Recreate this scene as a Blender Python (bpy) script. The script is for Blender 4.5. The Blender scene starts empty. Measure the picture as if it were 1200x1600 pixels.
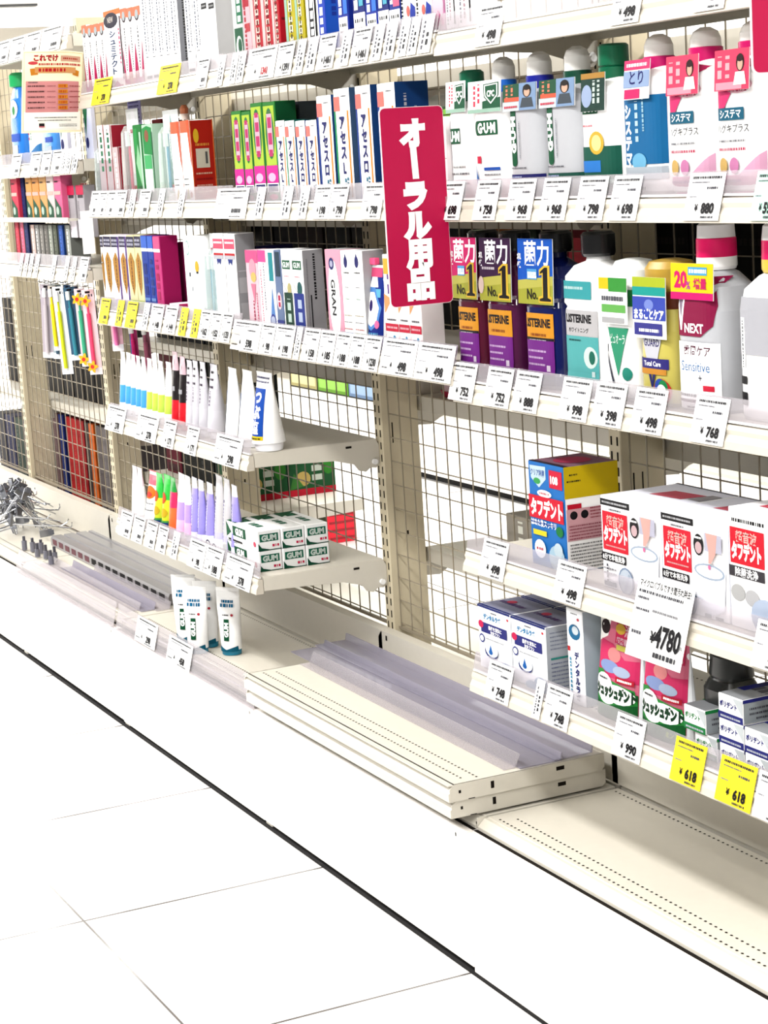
import bpy, bmesh, math, random
from mathutils import Vector, Matrix
random.seed(7)
S = bpy.context.scene
COL = S.collection
# ------------------------------------------------------------------ camera
cam_d = bpy.data.cameras.new('camera'); cam = bpy.data.objects.new('camera', cam_d); COL.objects.link(cam)
YAW, PIT, ROL = 1.1326, .1756, -.063
f_ = Vector((-math.sin(YAW)*math.cos(PIT), math.cos(YAW)*math.cos(PIT), -math.sin(PIT)))
r0 = Vector((math.cos(YAW), math.sin(YAW), 0)); u0 = r0.cross(f_)
r_ = math.cos(ROL)*r0 + math.sin(ROL)*u0; u_ = -math.sin(ROL)*r0 + math.cos(ROL)*u0
cam.matrix_world = Matrix(((r_[0], u_[0], -f_[0], 2.7599), (r_[1], u_[1], -f_[1], -1.4038), (r_[2], u_[2], -f_[2], 1.3166), (0, 0, 0, 1)))
cam_d.sensor_fit = 'VERTICAL'; cam_d.sensor_height = 24; cam_d.lens = 24*3134.6/1600
cam_d.clip_start = .05; cam_d.clip_end = 60
S.camera = cam
# ------------------------------------------------------------------ light and exposure
W = bpy.data.worlds.new('world'); S.world = W; W.use_nodes = True
W.node_tree.nodes['Background'].inputs[0].default_value = (1, .985, .96, 1)
W.node_tree.nodes['Background'].inputs[1].default_value = .08
S.view_settings.view_transform = 'Standard'; S.view_settings.look = 'None'
S.view_settings.exposure = .7; S.view_settings.gamma = 1
S.view_settings.use_curve_mapping = False
S.cycles.max_bounces = 8; S.cycles.transparent_max_bounces = 24; S.cycles.sample_clamp_indirect = 6
def area(name, loc, sx, sy, power, tilt=0):
    l = bpy.data.lights.new(name, 'AREA'); l.shape = 'RECTANGLE'; l.size = sx; l.size_y = sy; l.energy = power
    l.color = (1, .985, .955)
    o = bpy.data.objects.new(name, l); COL.objects.link(o); o.location = loc; o.rotation_euler = (tilt, 0, 0)
area('aisle_or_fill_lamp', (-3.0, -1.35, 2.62), 17, .3, 300)
area('aisle_or_fill_lamp', (-3.0, -2.75, 2.62), 17, .3, 240)
area('aisle_or_fill_lamp', (-3.0, 1.45, 2.62), 17, .3, 360)
area('aisle_or_fill_lamp', (-11.0, 1.0, 2.75), .3, 8, 150)  # added fill lamp that brightens the far end wall
# ------------------------------------------------------------------ materials
def lin(c):
    c /= 255
    return c/12.92 if c <= .04045 else ((c+.055)/1.055)**2.4
MATS = {}
def M(c, rough=.55, spec=.4, k=.8, noise=.03, metal=0):
    """procedural paint: colour c (0-255) with a faint mottling"""
    key = (c, rough, spec, k, noise, metal)
    if key in MATS: return MATS[key]
    m = bpy.data.materials.new('paint_%d_%d_%d' % c); m.use_nodes = True
    nt = m.node_tree; b = nt.nodes['Principled BSDF']
    col = [max(.0015, lin(x)*k) for x in c]
    if noise:
        n = nt.nodes.new('ShaderNodeTexNoise'); n.inputs['Scale'].default_value = 60; n.inputs['Detail'].default_value = 3
        tc = nt.nodes.new('ShaderNodeTexCoord'); nt.links.new(tc.outputs['Object'], n.inputs['Vector'])
        mx = nt.nodes.new('ShaderNodeMix'); mx.data_type = 'RGBA'
        mx.inputs[6].default_value = (*[x*(1-noise) for x in col], 1); mx.inputs[7].default_value = (*[min(1, x*(1+noise)) for x in col], 1)
        nt.links.new(n.outputs['Fac'], mx.inputs[0]); nt.links.new(mx.outputs[2], b.inputs['Base Color'])
    else: b.inputs['Base Color'].default_value = (*col, 1)
    b.inputs['Roughness'].default_value = rough; b.inputs['Specular IOR Level'].default_value = spec; b.inputs['Metallic'].default_value = metal
    MATS[key] = m; return m
WHITE = (255, 255, 255); BLK = (18, 16, 22); GREY = (190, 190, 192)
LIP = M((250, 241, 224), .35, .35, .5)
STEEL = M((240, 234, 220), .4, .4, .62)
WIRE = M((200, 186, 160), .45, .4, .42)
KICK = M((250, 244, 238), .3, .5, .85)
POST = M((230, 217, 186), .5, .3, .66)
DARK = M((14, 12, 14), .7, .2)
HOLE = M((20, 16, 12), .9, .1, 1, 0)
def plastic(name, tint, trans, gloss, rough=.05):
    m = bpy.data.materials.new(name); m.use_nodes = True; nt = m.node_tree
    for n in list(nt.nodes): nt.nodes.remove(n)
    out = nt.nodes.new('ShaderNodeOutputMaterial'); tr = nt.nodes.new('ShaderNodeBsdfTransparent'); df = nt.nodes.new('ShaderNodeBsdfDiffuse'); gl = nt.nodes.new('ShaderNodeBsdfGlossy')
    tl = nt.nodes.new('ShaderNodeBsdfTranslucent')
    nz = nt.nodes.new('ShaderNodeTexNoise'); nz.inputs['Scale'].default_value = 14
    rp = nt.nodes.new('ShaderNodeMapRange'); rp.inputs[3].default_value = 1-trans-.02; rp.inputs[4].default_value = 1-trans+.02
    nt.links.new(nz.outputs['Fac'], rp.inputs[0])
    tr.inputs[0].default_value = (*[.5+.5*t for t in tint], 1); df.inputs[0].default_value = (*tint, 1); tl.inputs[0].default_value = (*tint, 1)
    gl.inputs[0].default_value = (1, 1, 1, 1); gl.inputs[1].default_value = rough
    m0 = nt.nodes.new('ShaderNodeMixShader'); m0.inputs[0].default_value = .45; nt.links.new(df.outputs[0], m0.inputs[1]); nt.links.new(tl.outputs[0], m0.inputs[2])
    m1 = nt.nodes.new('ShaderNodeMixShader'); nt.links.new(rp.outputs[0], m1.inputs[0]); nt.links.new(tr.outputs[0], m1.inputs[1]); nt.links.new(m0.outputs[0], m1.inputs[2])
    m2 = nt.nodes.new('ShaderNodeMixShader'); m2.inputs[0].default_value = gloss; nt.links.new(m1.outputs[0], m2.inputs[1]); nt.links.new(gl.outputs[0], m2.inputs[2])
    nt.links.new(m2.outputs[0], out.inputs[0]); return m
CLEAR = plastic('clear_rail_plastic', (.74, .71, .74), .72, .07)
LILAC = plastic('lilac_rail_plastic', (.50, .48, .57), .52, .08)
SMOKE = plastic('smoke_rail_plastic', (.34, .34, .38), .35, .08)
BLISTER = plastic('blister_plastic', (.82, .9, .88), .78, .12)
def floor_mat():
    m = bpy.data.materials.new('glossy_floor_tile'); m.use_nodes = True; nt = m.node_tree; b = nt.nodes['Principled BSDF']
    tc = nt.nodes.new('ShaderNodeTexCoord'); sp = nt.nodes.new('ShaderNodeSeparateXYZ'); nt.links.new(tc.outputs['Object'], sp.inputs[0])
    fs = []
    for ax, off in (('X', -.017), ('Y', -.472)):
        a = nt.nodes.new('ShaderNodeMath'); a.operation = 'SUBTRACT'; nt.links.new(sp.outputs[ax], a.inputs[0]); a.inputs[1].default_value = off-.3
        d = nt.nodes.new('ShaderNodeMath'); d.operation = 'FLOORED_MODULO'; nt.links.new(a.outputs[0], d.inputs[0]); d.inputs[1].default_value = .6
        e = nt.nodes.new('ShaderNodeMath'); e.operation = 'SUBTRACT'; nt.links.new(d.outputs[0], e.inputs[0]); e.inputs[1].default_value = .3
        g = nt.nodes.new('ShaderNodeMath'); g.operation = 'ABSOLUTE'; nt.links.new(e.outputs[0], g.inputs[0])
        h = nt.nodes.new('ShaderNodeMath'); h.operation = 'LESS_THAN'; nt.links.new(g.outputs[0], h.inputs[0]); h.inputs[1].default_value = .0022 if ax == 'Y' else .003
        fs.append(h)
    mx = nt.nodes.new('ShaderNodeMath'); mx.operation = 'MAXIMUM'; nt.links.new(fs[0].outputs[0], mx.inputs[0]); nt.links.new(fs[1].outputs[0], mx.inputs[1])
    nz = nt.nodes.new('ShaderNodeTexNoise'); nz.inputs['Scale'].default_value = 5; nz.inputs['Detail'].default_value = 4; nt.links.new(tc.outputs['Object'], nz.inputs['Vector'])
    c0 = nt.nodes.new('ShaderNodeMix'); c0.data_type = 'RGBA'; nt.links.new(nz.outputs['Fac'], c0.inputs[0])
    c0.inputs[6].default_value = (.66, .65, .64, 1); c0.inputs[7].default_value = (.70, .69, .675, 1)
    c1 = nt.nodes.new('ShaderNodeMix'); c1.data_type = 'RGBA'; nt.links.new(mx.outputs[0], c1.inputs[0]); nt.links.new(c0.outputs[2], c1.inputs[6]); c1.inputs[7].default_value = (.09, .08, .075, 1)
    nt.links.new(c1.outputs[2], b.inputs['Base Color'])
    r = nt.nodes.new('ShaderNodeMapRange'); nt.links.new(nz.outputs['Fac'], r.inputs[0]); r.inputs[3].default_value = .1; r.inputs[4].default_value = .22
    nt.links.new(r.outputs[0], b.inputs['Roughness']); b.inputs['Specular IOR Level'].default_value = .5
    return m
# ------------------------------------------------------------------ text
TXT = {}
def glyphs(s, bold=0.0):
    if any(0x4e00 <= ord(ch) for ch in s) and bold < .06: bold = min(bold, .018)
    """triangulated outline of a string, em size 1, origin at its centre; cached"""
    k = (s, bold)
    if k not in TXT:
        c = bpy.data.curves.new('lettering', 'FONT'); c.body = s; c.size = 1; c.resolution_u = 2; c.offset = bold
        o = bpy.data.objects.new('lettering', c); COL.objects.link(o)
        bpy.context.view_layer.update()
        ev = o.evaluated_get(bpy.context.evaluated_depsgraph_get()); me = ev.to_mesh()
        v = [(p.co.x, p.co.y) for p in me.vertices]; f = [tuple(p.vertices) for p in me.polygons]
        ev.to_mesh_clear(); bpy.data.objects.remove(o); bpy.data.curves.remove(c)
        if v:
            xs = [p[0] for p in v]; ys = [p[1] for p in v]; cx = (min(xs)+max(xs))/2
            cy = .36 if all(ord(ch) < 256 for ch in s) else (min(ys)+max(ys))/2
            if len(s) == 1 and ord(s) > 256: cy = .35
            v = [(x-cx, y-cy) for x, y in v]; w = max(xs)-min(xs)
        else: w = 0
        TXT[k] = (v, f, w)
    return TXT[k]
# ------------------------------------------------------------------ mesh building
class MB:
    def __init__(s): s.v = []; s.f = []; s.m = []; s.mats = []
    def mi(s, mat):
        if isinstance(mat, tuple): mat = M(mat, .6, .4 if min(mat) > 225 else .12, .82 if min(mat) > 225 else .48)
        if mat not in s.mats: s.mats.append(mat)
        return s.mats.index(mat)
    def add(s, vs, fs, mat):
        b = len(s.v); i = s.mi(mat); s.v += [tuple(p) for p in vs]
        for f in fs: s.f.append(tuple(b+k for k in f)); s.m.append(i)
    def box(s, x0, y0, z0, x1, y1, z1, mat, right=None, top=None, front=None, ch=0):
        if ch:
            X = (x0, x1); Y = (y0, y1); Z = (z0, z1); vs = []; idx = {}
            for a in (0, 1):
                for b in (0, 1):
                    for c in (0, 1):
                        P = (X[a], Y[b], Z[c]); sg = (1-2*a, 1-2*b, 1-2*c)
                        for k in range(3):
                            q = [P[j]+(ch*sg[j] if j != k else 0) for j in range(3)]; idx[a, b, c, k] = len(vs); vs.append(q)
            cs = {0: [(a_, b_) for a_, b_ in ((0, 0), (1, 0), (1, 1), (0, 1))]}[0]
            faces = []
            for k in range(3):
                for side in (0, 1):
                    loop = []
                    for p, q in cs:
                        t = [0, 0, 0]; t[k] = side; t[(k+1) % 3] = p; t[(k+2) % 3] = q; loop.append(idx[t[0], t[1], t[2], k])
                    if side == 0: loop.reverse()
                    faces.append((k, side, loop))
            for k, side, loop in faces:
                mm = mat
                if k == 0 and side == 1 and right: mm = right
                if k == 2 and side == 1 and top: mm = top
                if k == 1 and side == 0 and front: mm = front
                s.add([vs[i] for i in loop], [(0, 1, 2, 3)], mm)
            for k in range(3):
                i1, i2 = (k+1) % 3, (k+2) % 3
                for p in (0, 1):
                    for q in (0, 1):
                        def I(e, face):
                            t = [0, 0, 0]; t[k] = e; t[i1] = p; t[i2] = q; return idx[t[0], t[1], t[2], face]
                        lp = [I(0, i1), I(1, i1), I(1, i2), I(0, i2)]
                        if (p ^ q) == 1: lp.reverse()
                        lp.reverse()
                        s.add([vs[i] for i in lp], [(0, 1, 2, 3)], mat)
            for a in (0, 1):
                for b in (0, 1):
                    for c in (0, 1):
                        lp = [idx[a, b, c, 0], idx[a, b, c, 1], idx[a, b, c, 2]]
                        if (a+b+c) % 2 == 0: lp.reverse()
                        s.add([vs[i] for i in lp], [(0, 1, 2)], mat)
            return
        vs = [(x0, y0, z0), (x1, y0, z0), (x1, y1, z0), (x0, y1, z0), (x0, y0, z1), (x1, y0, z1), (x1, y1, z1), (x0, y1, z1)]
        for f, mm in (((3, 2, 1, 0), mat), ((4, 5, 6, 7), top or mat), ((0, 1, 5, 4), front or mat), ((1, 2, 6, 5), right or mat), ((2, 3, 7, 6), mat), ((3, 0, 4, 7), mat)):
            s.add([vs[i] for i in f], [(0, 1, 2, 3)], mm)
    def prism(s, poly, x0, x1, mat, axis='x'):
        """poly in (a,b) extruded along axis: x -> (y,z), y -> (x,z), z -> (x,y)"""
        n = len(poly)
        def P(a, b, t): return {'x': (t, a, b), 'y': (a, t, b), 'z': (a, b, t)}[axis]
        vs = [P(a, b, x0) for a, b in poly]+[P(a, b, x1) for a, b in poly]
        s.add(vs, [tuple(range(n-1, -1, -1)), tuple(range(n, 2*n))]+[(i, (i+1) % n, n+(i+1) % n, n+i) for i in range(n)], mat)
    def tube(s, pts, r, mat, n=6):
        pts = [Vector(p) for p in pts]; rings = []
        for i, p in enumerate(pts):
            d = (pts[min(i+1, len(pts)-1)]-pts[max(i-1, 0)]).normalized()
            a = d.cross(Vector((0, 0, 1)) if abs(d.z) < .9 else Vector((1, 0, 0))).normalized(); b = d.cross(a)
            rings.append([p+r*(math.cos(2*math.pi*k/n)*a+math.sin(2*math.pi*k/n)*b) for k in range(n)])
        vs = [q for R in rings for q in R]; fs = []
        for i in range(len(rings)-1):
            for k in range(n): fs.append((i*n+k, i*n+(k+1) % n, (i+1)*n+(k+1) % n, (i+1)*n+k))
        fs += [tuple(range(n-1, -1, -1)), tuple(range(len(vs)-n, len(vs)))]
        s.add(vs, fs, mat)
    def loft(s, secs, mat, n=20, cap=True, cx=0, cy=0, bands=None):
        """secs: (z, half width, half depth, exponent)"""
        vs = []
        for z, a, b, e in secs:
            for k in range(n):
                t = 2*math.pi*(k+.5)/n; c, q = math.cos(t), math.sin(t)
                vs.append((cx+a*math.copysign(abs(c)**(2/e), c), cy+b*math.copysign(abs(q)**(2/e), q), z))
        for i in range(len(secs)-1):
            mm = mat
            if bands:
                zc = (secs[i][0]+secs[i+1][0])/2
                for zt, bm in bands:
                    if zc <= zt: mm = bm; break
            s.add(vs[i*n:(i+2)*n], [(k, (k+1) % n, n+(k+1) % n, n+k) for k in range(n)], mm)
        if cap:
            s.add(vs[:n], [tuple(range(n-1, -1, -1))], bands[0][1] if bands else mat); s.add(vs[-n:], [tuple(range(n))], bands[-1][1] if bands else mat)
    # printed artwork: P(u, v, lift) maps the unit square onto a face of size w x h metres
    def art(s, P, w, h, ops, nu=1):
        l = .0003
        if nu > 1:                                           # curved surface: cut the flat artwork into small cells before wrapping it
            f = MB(); f.art(lambda u, v, q: (u, v, q), w, h, ops); bm = bmesh.new()
            vs = [bm.verts.new(p) for p in f.v]
            for q, mi in zip(f.f, f.m):
                try: g = bm.faces.new([vs[i] for i in q]); g.material_index = mi
                except ValueError: pass
            for ax, n in ((0, 14), (1, 12)):
                for k in range(1, n):
                    co = [0, 0, 0]; co[ax] = k/n; no = [0, 0, 0]; no[ax] = 1
                    bmesh.ops.bisect_plane(bm, geom=bm.verts[:]+bm.edges[:]+bm.faces[:], plane_co=co, plane_no=no, dist=1e-6)
            bm.verts.index_update()
            V = [P(*p.co) for p in bm.verts]; by = {}
            for g in bm.faces: by.setdefault(g.material_index, []).append(tuple(p.index for p in g.verts))
            for mi, fs in by.items():
                use = sorted({i for q in fs for i in q}); mp = {i: k for k, i in enumerate(use)}
                s.add([V[i] for i in use], [tuple(mp[i] for i in q) for q in fs], f.mats[mi])
            bm.free(); return
        for op in ops:
            l += .00012; k = op[0]
            if k == 'r':
                _, a, b, c, d, col = op; N = max(1, int(nu*(c-a)+.5))
                vs = [P(a+(c-a)*i/N, q, l) for i in range(N+1) for q in (b, d)]
                s.add(vs, [(2*i, 2*i+2, 2*i+3, 2*i+1) for i in range(N)], col)
            elif k == 'p': s.add([P(a, b, l) for a, b in op[1]], [tuple(range(len(op[1])))], op[2])
            elif k == 'e':
                _, a, b, ra, rb, col = op
                s.add([P(a+ra*math.cos(t*math.pi/8), b+rb*math.sin(t*math.pi/8), l) for t in range(16)], [tuple(range(16))], col)
            elif k == 'd':                                   # a line of fine print too small to read
                _, a, b, v, hh, col = op; x = a; R = random.Random(int(a*97+v*991))
                vs = []; fs = []
                while x < b:
                    e = min(b, x+R.uniform(.35, 1.1)*hh*h/w); i = len(vs)
                    vs += [P(x, v-hh/2, l), P(e, v-hh/2, l), P(e, v+hh/2, l), P(x, v+hh/2, l)]; fs.append((i, i+1, i+2, i+3)); x = e+R.uniform(.15, .5)*hh*h/w
                s.add(vs, fs, col)
            elif k == 'dv':
                _, u, a, b, ww, col = op; y = a; R = random.Random(int(a*97+u*991)); vs = []; fs = []
                while y < b:
                    e = min(b, y+R.uniform(.5, 1.2)*ww*w/h); i = len(vs)
                    vs += [P(u-ww/2, y, l), P(u+ww/2, y, l), P(u+ww/2, e, l), P(u-ww/2, e, l)]; fs.append((i, i+1, i+2, i+3)); y = e+R.uniform(.25, .6)*ww*w/h
                s.add(vs, fs, col)
            elif k == 't':
                _, st, u, v, hh, col = op[:6]; mw = op[6] if len(op) > 6 else .95; bold = op[7] if len(op) > 7 else .02
                V, F, wd = glyphs(st, bold); sc = hh*h; sx = min(sc, mw*w/max(wd, .01))
                s.add([P(u+x*sx/w, v+y*sc/h, l) for x, y in V], F, col)
            elif k == 'v':
                _, st, u, v, hh, col = op[:6]; bold = op[6] if len(op) > 6 else .03; xs = op[7] if len(op) > 7 else 1
                for i, ch in enumerate(st):
                    V, F, wd = glyphs(ch, bold); sc = hh*h; c = v-(i+.5)*hh
                    if ch == 'ー': V = [(-y, x) for x, y in V]; F = [f for f in F]
                    s.add([P(u+x*sc*xs/w, c+y*sc/h, l) for x, y in V], F, col)
            elif k == 'q':
                _, st, u, v, hh, col, dr = op[:7]; V, F, wd = glyphs(st, op[7] if len(op) > 7 else .03); sc = hh*w; sy = min(sc, (op[8] if len(op) > 8 else .9)*h/max(wd, .01))
                s.add([P(u-dr*y*sc/w, v+dr*x*sy/h, l) for x, y in V], F, col)
    def build(s, name, parent=None, loc=(0, 0, 0), rot=(0, 0, 0), smooth=False):
        me = bpy.data.meshes.new(name); me.from_pydata(s.v, [], s.f)
        for m in s.mats: me.materials.append(m)
        me.polygons.foreach_set('material_index', s.m)
        if smooth:
            me.polygons.foreach_set('use_smooth', [True]*len(s.f))
        me.update()
        if smooth: me.set_sharp_from_angle(angle=.7)
        o = bpy.data.objects.new(name, me); COL.objects.link(o); o.parent = parent; o.location = loc; o.rotation_euler = rot
        return o
def tag(o, label=None, cat=None, group=None, kind=None):
    if label: o['label'] = label
    if cat: o['category'] = cat
    if group: o['group'] = group
    if kind: o['kind'] = kind
    return o
def empty(name, loc, rz=0):
    o = bpy.data.objects.new(name, None); COL.objects.link(o); o.location = loc; o.rotation_euler = (0, 0, rz); o.empty_display_size = .02; return o
def clone(o, parent=None):
    c = o.copy(); COL.objects.link(c); c.parent = parent
    for k in list(o.children): clone(k, c)
    return c
ORD = ['first', 'second', 'third', 'fourth', 'fifth', 'sixth', 'seventh', 'eighth', 'ninth', 'tenth', 'eleventh', 'twelfth', 'thirteenth', 'fourteenth', 'fifteenth', 'sixteenth', 'seventeenth', 'eighteenth', 'nineteenth', 'twentieth', 'twenty-first', 'twenty-second']
NUM = ['', 'one', 'two', 'three', 'four', 'five', 'six', 'seven', 'eight', 'nine', 'ten']
def pos(i, n):
    if n == 2: return ('left', 'right')[i]+' one of two'
    if i == 0: return 'leftmost of '+(NUM[n] if n <= 10 else str(n))
    if i == n-1: return 'rightmost of '+(NUM[n] if n <= 10 else str(n))
    return ORD[i]+' from left'
# ================================================================== room
FZ = -.012
def structure(name, mb, **k): return tag(mb.build(name, **k), kind='structure')
b = MB(); b.add([(-13, -4, FZ), (6, -4, FZ), (6, 7, FZ), (-13, 7, FZ)], [(0, 1, 2, 3)], floor_mat()); b.box(-13, -4, FZ-.08, 6, 7, FZ-.002, M((200, 196, 190))); structure('floor', b)
b = MB(); b.box(-13, -4, 2.95, 6, 7, 3.03, M((250, 248, 244))); structure('ceiling', b)
b = MB(); b.box(-12.1, -4, FZ, -12, 7, 2.95, M((252, 250, 246), k=.95)); structure('wall_left', b)
b = MB(); b.box(-12, -4, 2.12, -11.93, 7, 2.4, M((190, 182, 166), k=.45)); b.box(-11.93, -4, 2.22, -11.9, 7, 2.235, M((120, 112, 100))); structure('trim_1', b)
b = MB(); b.box(-12, -4, 2.555, -11.96, 2.95, 2.57, M((60, 60, 60))); structure('trim_2', b)
b = MB(); b.box(-12, 6.9, FZ, 6, 7, 2.95, M((240, 236, 228))); structure('wall_back', b)
for i, (yy, nm) in enumerate(((-1.35, 'above the near aisle'), (-2.75, 'behind the camera side of the near aisle'), (1.45, 'above the far aisle'))):
    fx = empty('ceiling_light', (-3, yy, 2.64)); tag(fx, 'long white strip light on the ceiling '+nm, 'light', 'ceiling strip lights')
    b = MB(); b.prism([(-.19, 0), (.19, 0), (.16, .07), (-.16, .07)], -8.6, 8.6, M((245, 245, 245))); b.build('housing', fx)
    b = MB(); b.box(-.02, -.02, .07, .02, .02, .31, M((230, 230, 230))); b.box(-4.02, -.02, .07, -3.98, .02, .31, M((230, 230, 230))); b.build('hanger', fx)
fx = empty('ceiling_light', (-11.0, 1.0, 2.77)); tag(fx, 'added strip light under the ceiling brightening the far end wall', 'light', 'ceiling strip lights')  # unseen housing made up to go with the far wall fill lamp
b = MB(); b.prism([(-.19, 0), (.19, 0), (.16, .07), (-.16, .07)], -4.1, 4.1, M((245, 245, 245)), 'y'); b.build('housing', fx)
b = MB(); b.box(-.02, -.02, .07, .02, .02, .18, M((230, 230, 230))); b.build('hanger', fx)
# ================================================================== tables of goods and price tags: kind, left x, right x, height
ITEMS = {
 'row1L': [['shum', -1.83, -1.761, 0.152],['shum', -1.761, -1.716, 0.149],['shum', -1.716, -1.671, 0.148],['shum', -1.671, -1.63, 0.147],['shumW', -1.63, -1.513, 0.168],['shum', -1.513, -1.47, 0.164],['shum', -1.47, -1.428, 0.162],['shum', -1.428, -1.382, 0.161],['wtext', -1.373, -1.33, 0.195],['wtext', -1.328, -1.288, 0.19],['wtext', -1.286, -1.245, 0.186],['wtext', -1.243, -1.202, 0.182],['wtext', -1.2, -1.157, 0.178],['wtext', -1.116, -1.072, 0.17],['wtext', -1.068, -1.027, 0.165],['wblk', -1.025, -0.987, 0.161],['wblk', -0.985, -0.947, 0.157],['greenC', -0.861, -0.809, 0.157],['pinkC', -0.808, -0.771, 0.151],['redT', -0.768, -0.718, 0.148],['redT', -0.717, -0.67, 0.142],['redT', -0.668, -0.634, 0.138],['yelT', -0.608, -0.563, 0.132],['yelT', -0.562, -0.524, 0.127],['blkT', -0.514, -0.476, 0.122],['bluT', -0.47, -0.435, 0.118],['bluF', -0.385, -0.342, 0.109],['bluG', -0.324, -0.277, 0.103],['bluF', -0.276, -0.231, 0.099],['bluG', -0.23, -0.189, 0.094],['bluP', -0.187, -0.149, 0.09],['wblue', -0.145, -0.095, 0.085],['wblue', -0.093, -0.041, 0.08],['pinkX', -0.037, -0.001, 0.075],['wclear', 0.004, 0.041, 0.061],['wclear', 0.043, 0.093, 0.057]],
 'row2L': [['blist', -1.792, -1.749, 0.15],['wgreen', -1.747, -1.697, 0.174],['wgreen', -1.695, -1.646, 0.172],['wpinkS', -1.644, -1.601, 0.122],['rwblist', -1.596, -1.516, 0.202],['greenB', -1.495, -1.439, 0.165],['greenW', -1.435, -1.368, 0.163],['clearB', -1.356, -1.26, 0.188],['orgW', -1.254, -1.198, 0.161],['orgW', -1.196, -1.138, 0.161],['gpink', -0.905, -0.854, 0.171],['gpink', -0.852, -0.807, 0.168],['gpink', -0.805, -0.747, 0.181],['gpink', -0.745, -0.685, 0.18],['acL', -0.69, -0.646, 0.144],['acL', -0.645, -0.601, 0.142],['acR', -0.597, -0.554, 0.14],['acR', -0.551, -0.503, 0.139],['acRb', -0.498, -0.435, 0.178],['acLb', -0.425, -0.36, 0.186],['acRb', -0.337, -0.277, 0.186],['acRb', -0.252, -0.186, 0.185]],
 'row2R': [['swb', -0.092, -0.018, 0.124],['gum1', -0.018, 0.048, 0.191],['gum2', 0.056, 0.166, 0.178],['gum3', 0.162, 0.269, 0.224],['gum4', 0.271, 0.369, 0.216],['gum6', 0.366, 0.468, 0.204],['sys', 0.472, 0.578, 0.217],['pink', 0.569, 0.671, 0.218],['pink', 0.677, 0.77, 0.209]],
 'row3L': [['goldG', -1.829, -1.773, 0.171],['goldG', -1.77, -1.716, 0.172],['goldP', -1.713, -1.658, 0.172],['goldP', -1.655, -1.603, 0.173],['goldY', -1.601, -1.55, 0.173],['goldY', -1.547, -1.504, 0.174],['bluM', -1.502, -1.461, 0.173],['bluM', -1.459, -1.423, 0.173],['magM', -1.421, -1.377, 0.172],['wfoil', -1.23, -1.135, 0.174],['lbl', -1.131, -1.076, 0.179],['lbl', -1.074, -1.058, 0.179],['wred', -1.055, -0.998, 0.181],['wred', -0.994, -0.936, 0.181],['pinkL', -0.885, -0.823, 0.161],['pwt', -0.822, -0.782, 0.162],['teal', -0.78, -0.744, 0.163],['mauve', -0.742, -0.71, 0.163],['gumG', -0.707, -0.661, 0.165],['gumB', -0.66, -0.608, 0.165],['gran', -0.506, -0.44, 0.168],['wdrop', -0.439, -0.398, 0.167],['wdrop2', -0.396, -0.351, 0.168],['pouch', -0.346, -0.273, 0.166],['pkw', -0.271, -0.222, 0.163],['pkw', -0.22, -0.18, 0.164],['pkw', -0.178, -0.138, 0.164]],
 'row3R': [['lisM', -0.039, 0.045, 0.223],['lisP', 0.062, 0.161, 0.22],['lisB', 0.18, 0.281, 0.217],['lisW', 0.29, 0.405, 0.188],['pureG', 0.403, 0.482, 0.19],['gold', 0.487, 0.572, 0.192],['next', 0.578, 0.674, 0.191],['wbig', 0.707, 0.779, 0.195]],
 'row4L': [['tubeB', -1.786, -1.743, 0.148],['tubeB', -1.743, -1.701, 0.148],['tubeB', -1.701, -1.664, 0.146],['tubeB', -1.664, -1.628, 0.145],['tubeB', -1.628, -1.592, 0.145],['tubeG', -1.592, -1.552, 0.144],['tubeG', -1.552, -1.513, 0.144],['tubeG', -1.513, -1.475, 0.143],['tubeG', -1.475, -1.428, 0.143],['tubeR', -1.424, -1.379, 0.17],['tubeR', -1.379, -1.334, 0.162],['tubeS', -1.334, -1.29, 0.156],['tubeS', -1.29, -1.251, 0.158],['tubeS', -1.251, -1.209, 0.158],['tubeS', -1.209, -1.152, 0.156],['tubeW', -1.108, -1.047, 0.155],['tubeW', -1.04, -0.97, 0.155],['tubeT', -0.963, -0.879, 0.156]],
 'row5L': [['tw', -1.76, -1.722, 0.128],['tw', -1.722, -1.685, 0.128],['tp', -1.685, -1.603, 0.124],['tg', -1.603, -1.554, 0.129],['tg', -1.554, -1.502, 0.131],['tr', -1.502, -1.459, 0.131],['tv', -1.459, -1.405, 0.145],['tv', -1.4, -1.359, 0.146],['tl', -1.355, -1.315, 0.148],['tl', -1.315, -1.275, 0.147],['tl', -1.271, -1.225, 0.146],['tgr', -1.221, -1.168, 0.169],['tgr', -1.164, -1.119, 0.168],['tl', -1.115, -1.075, 0.16]],
}
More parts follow.
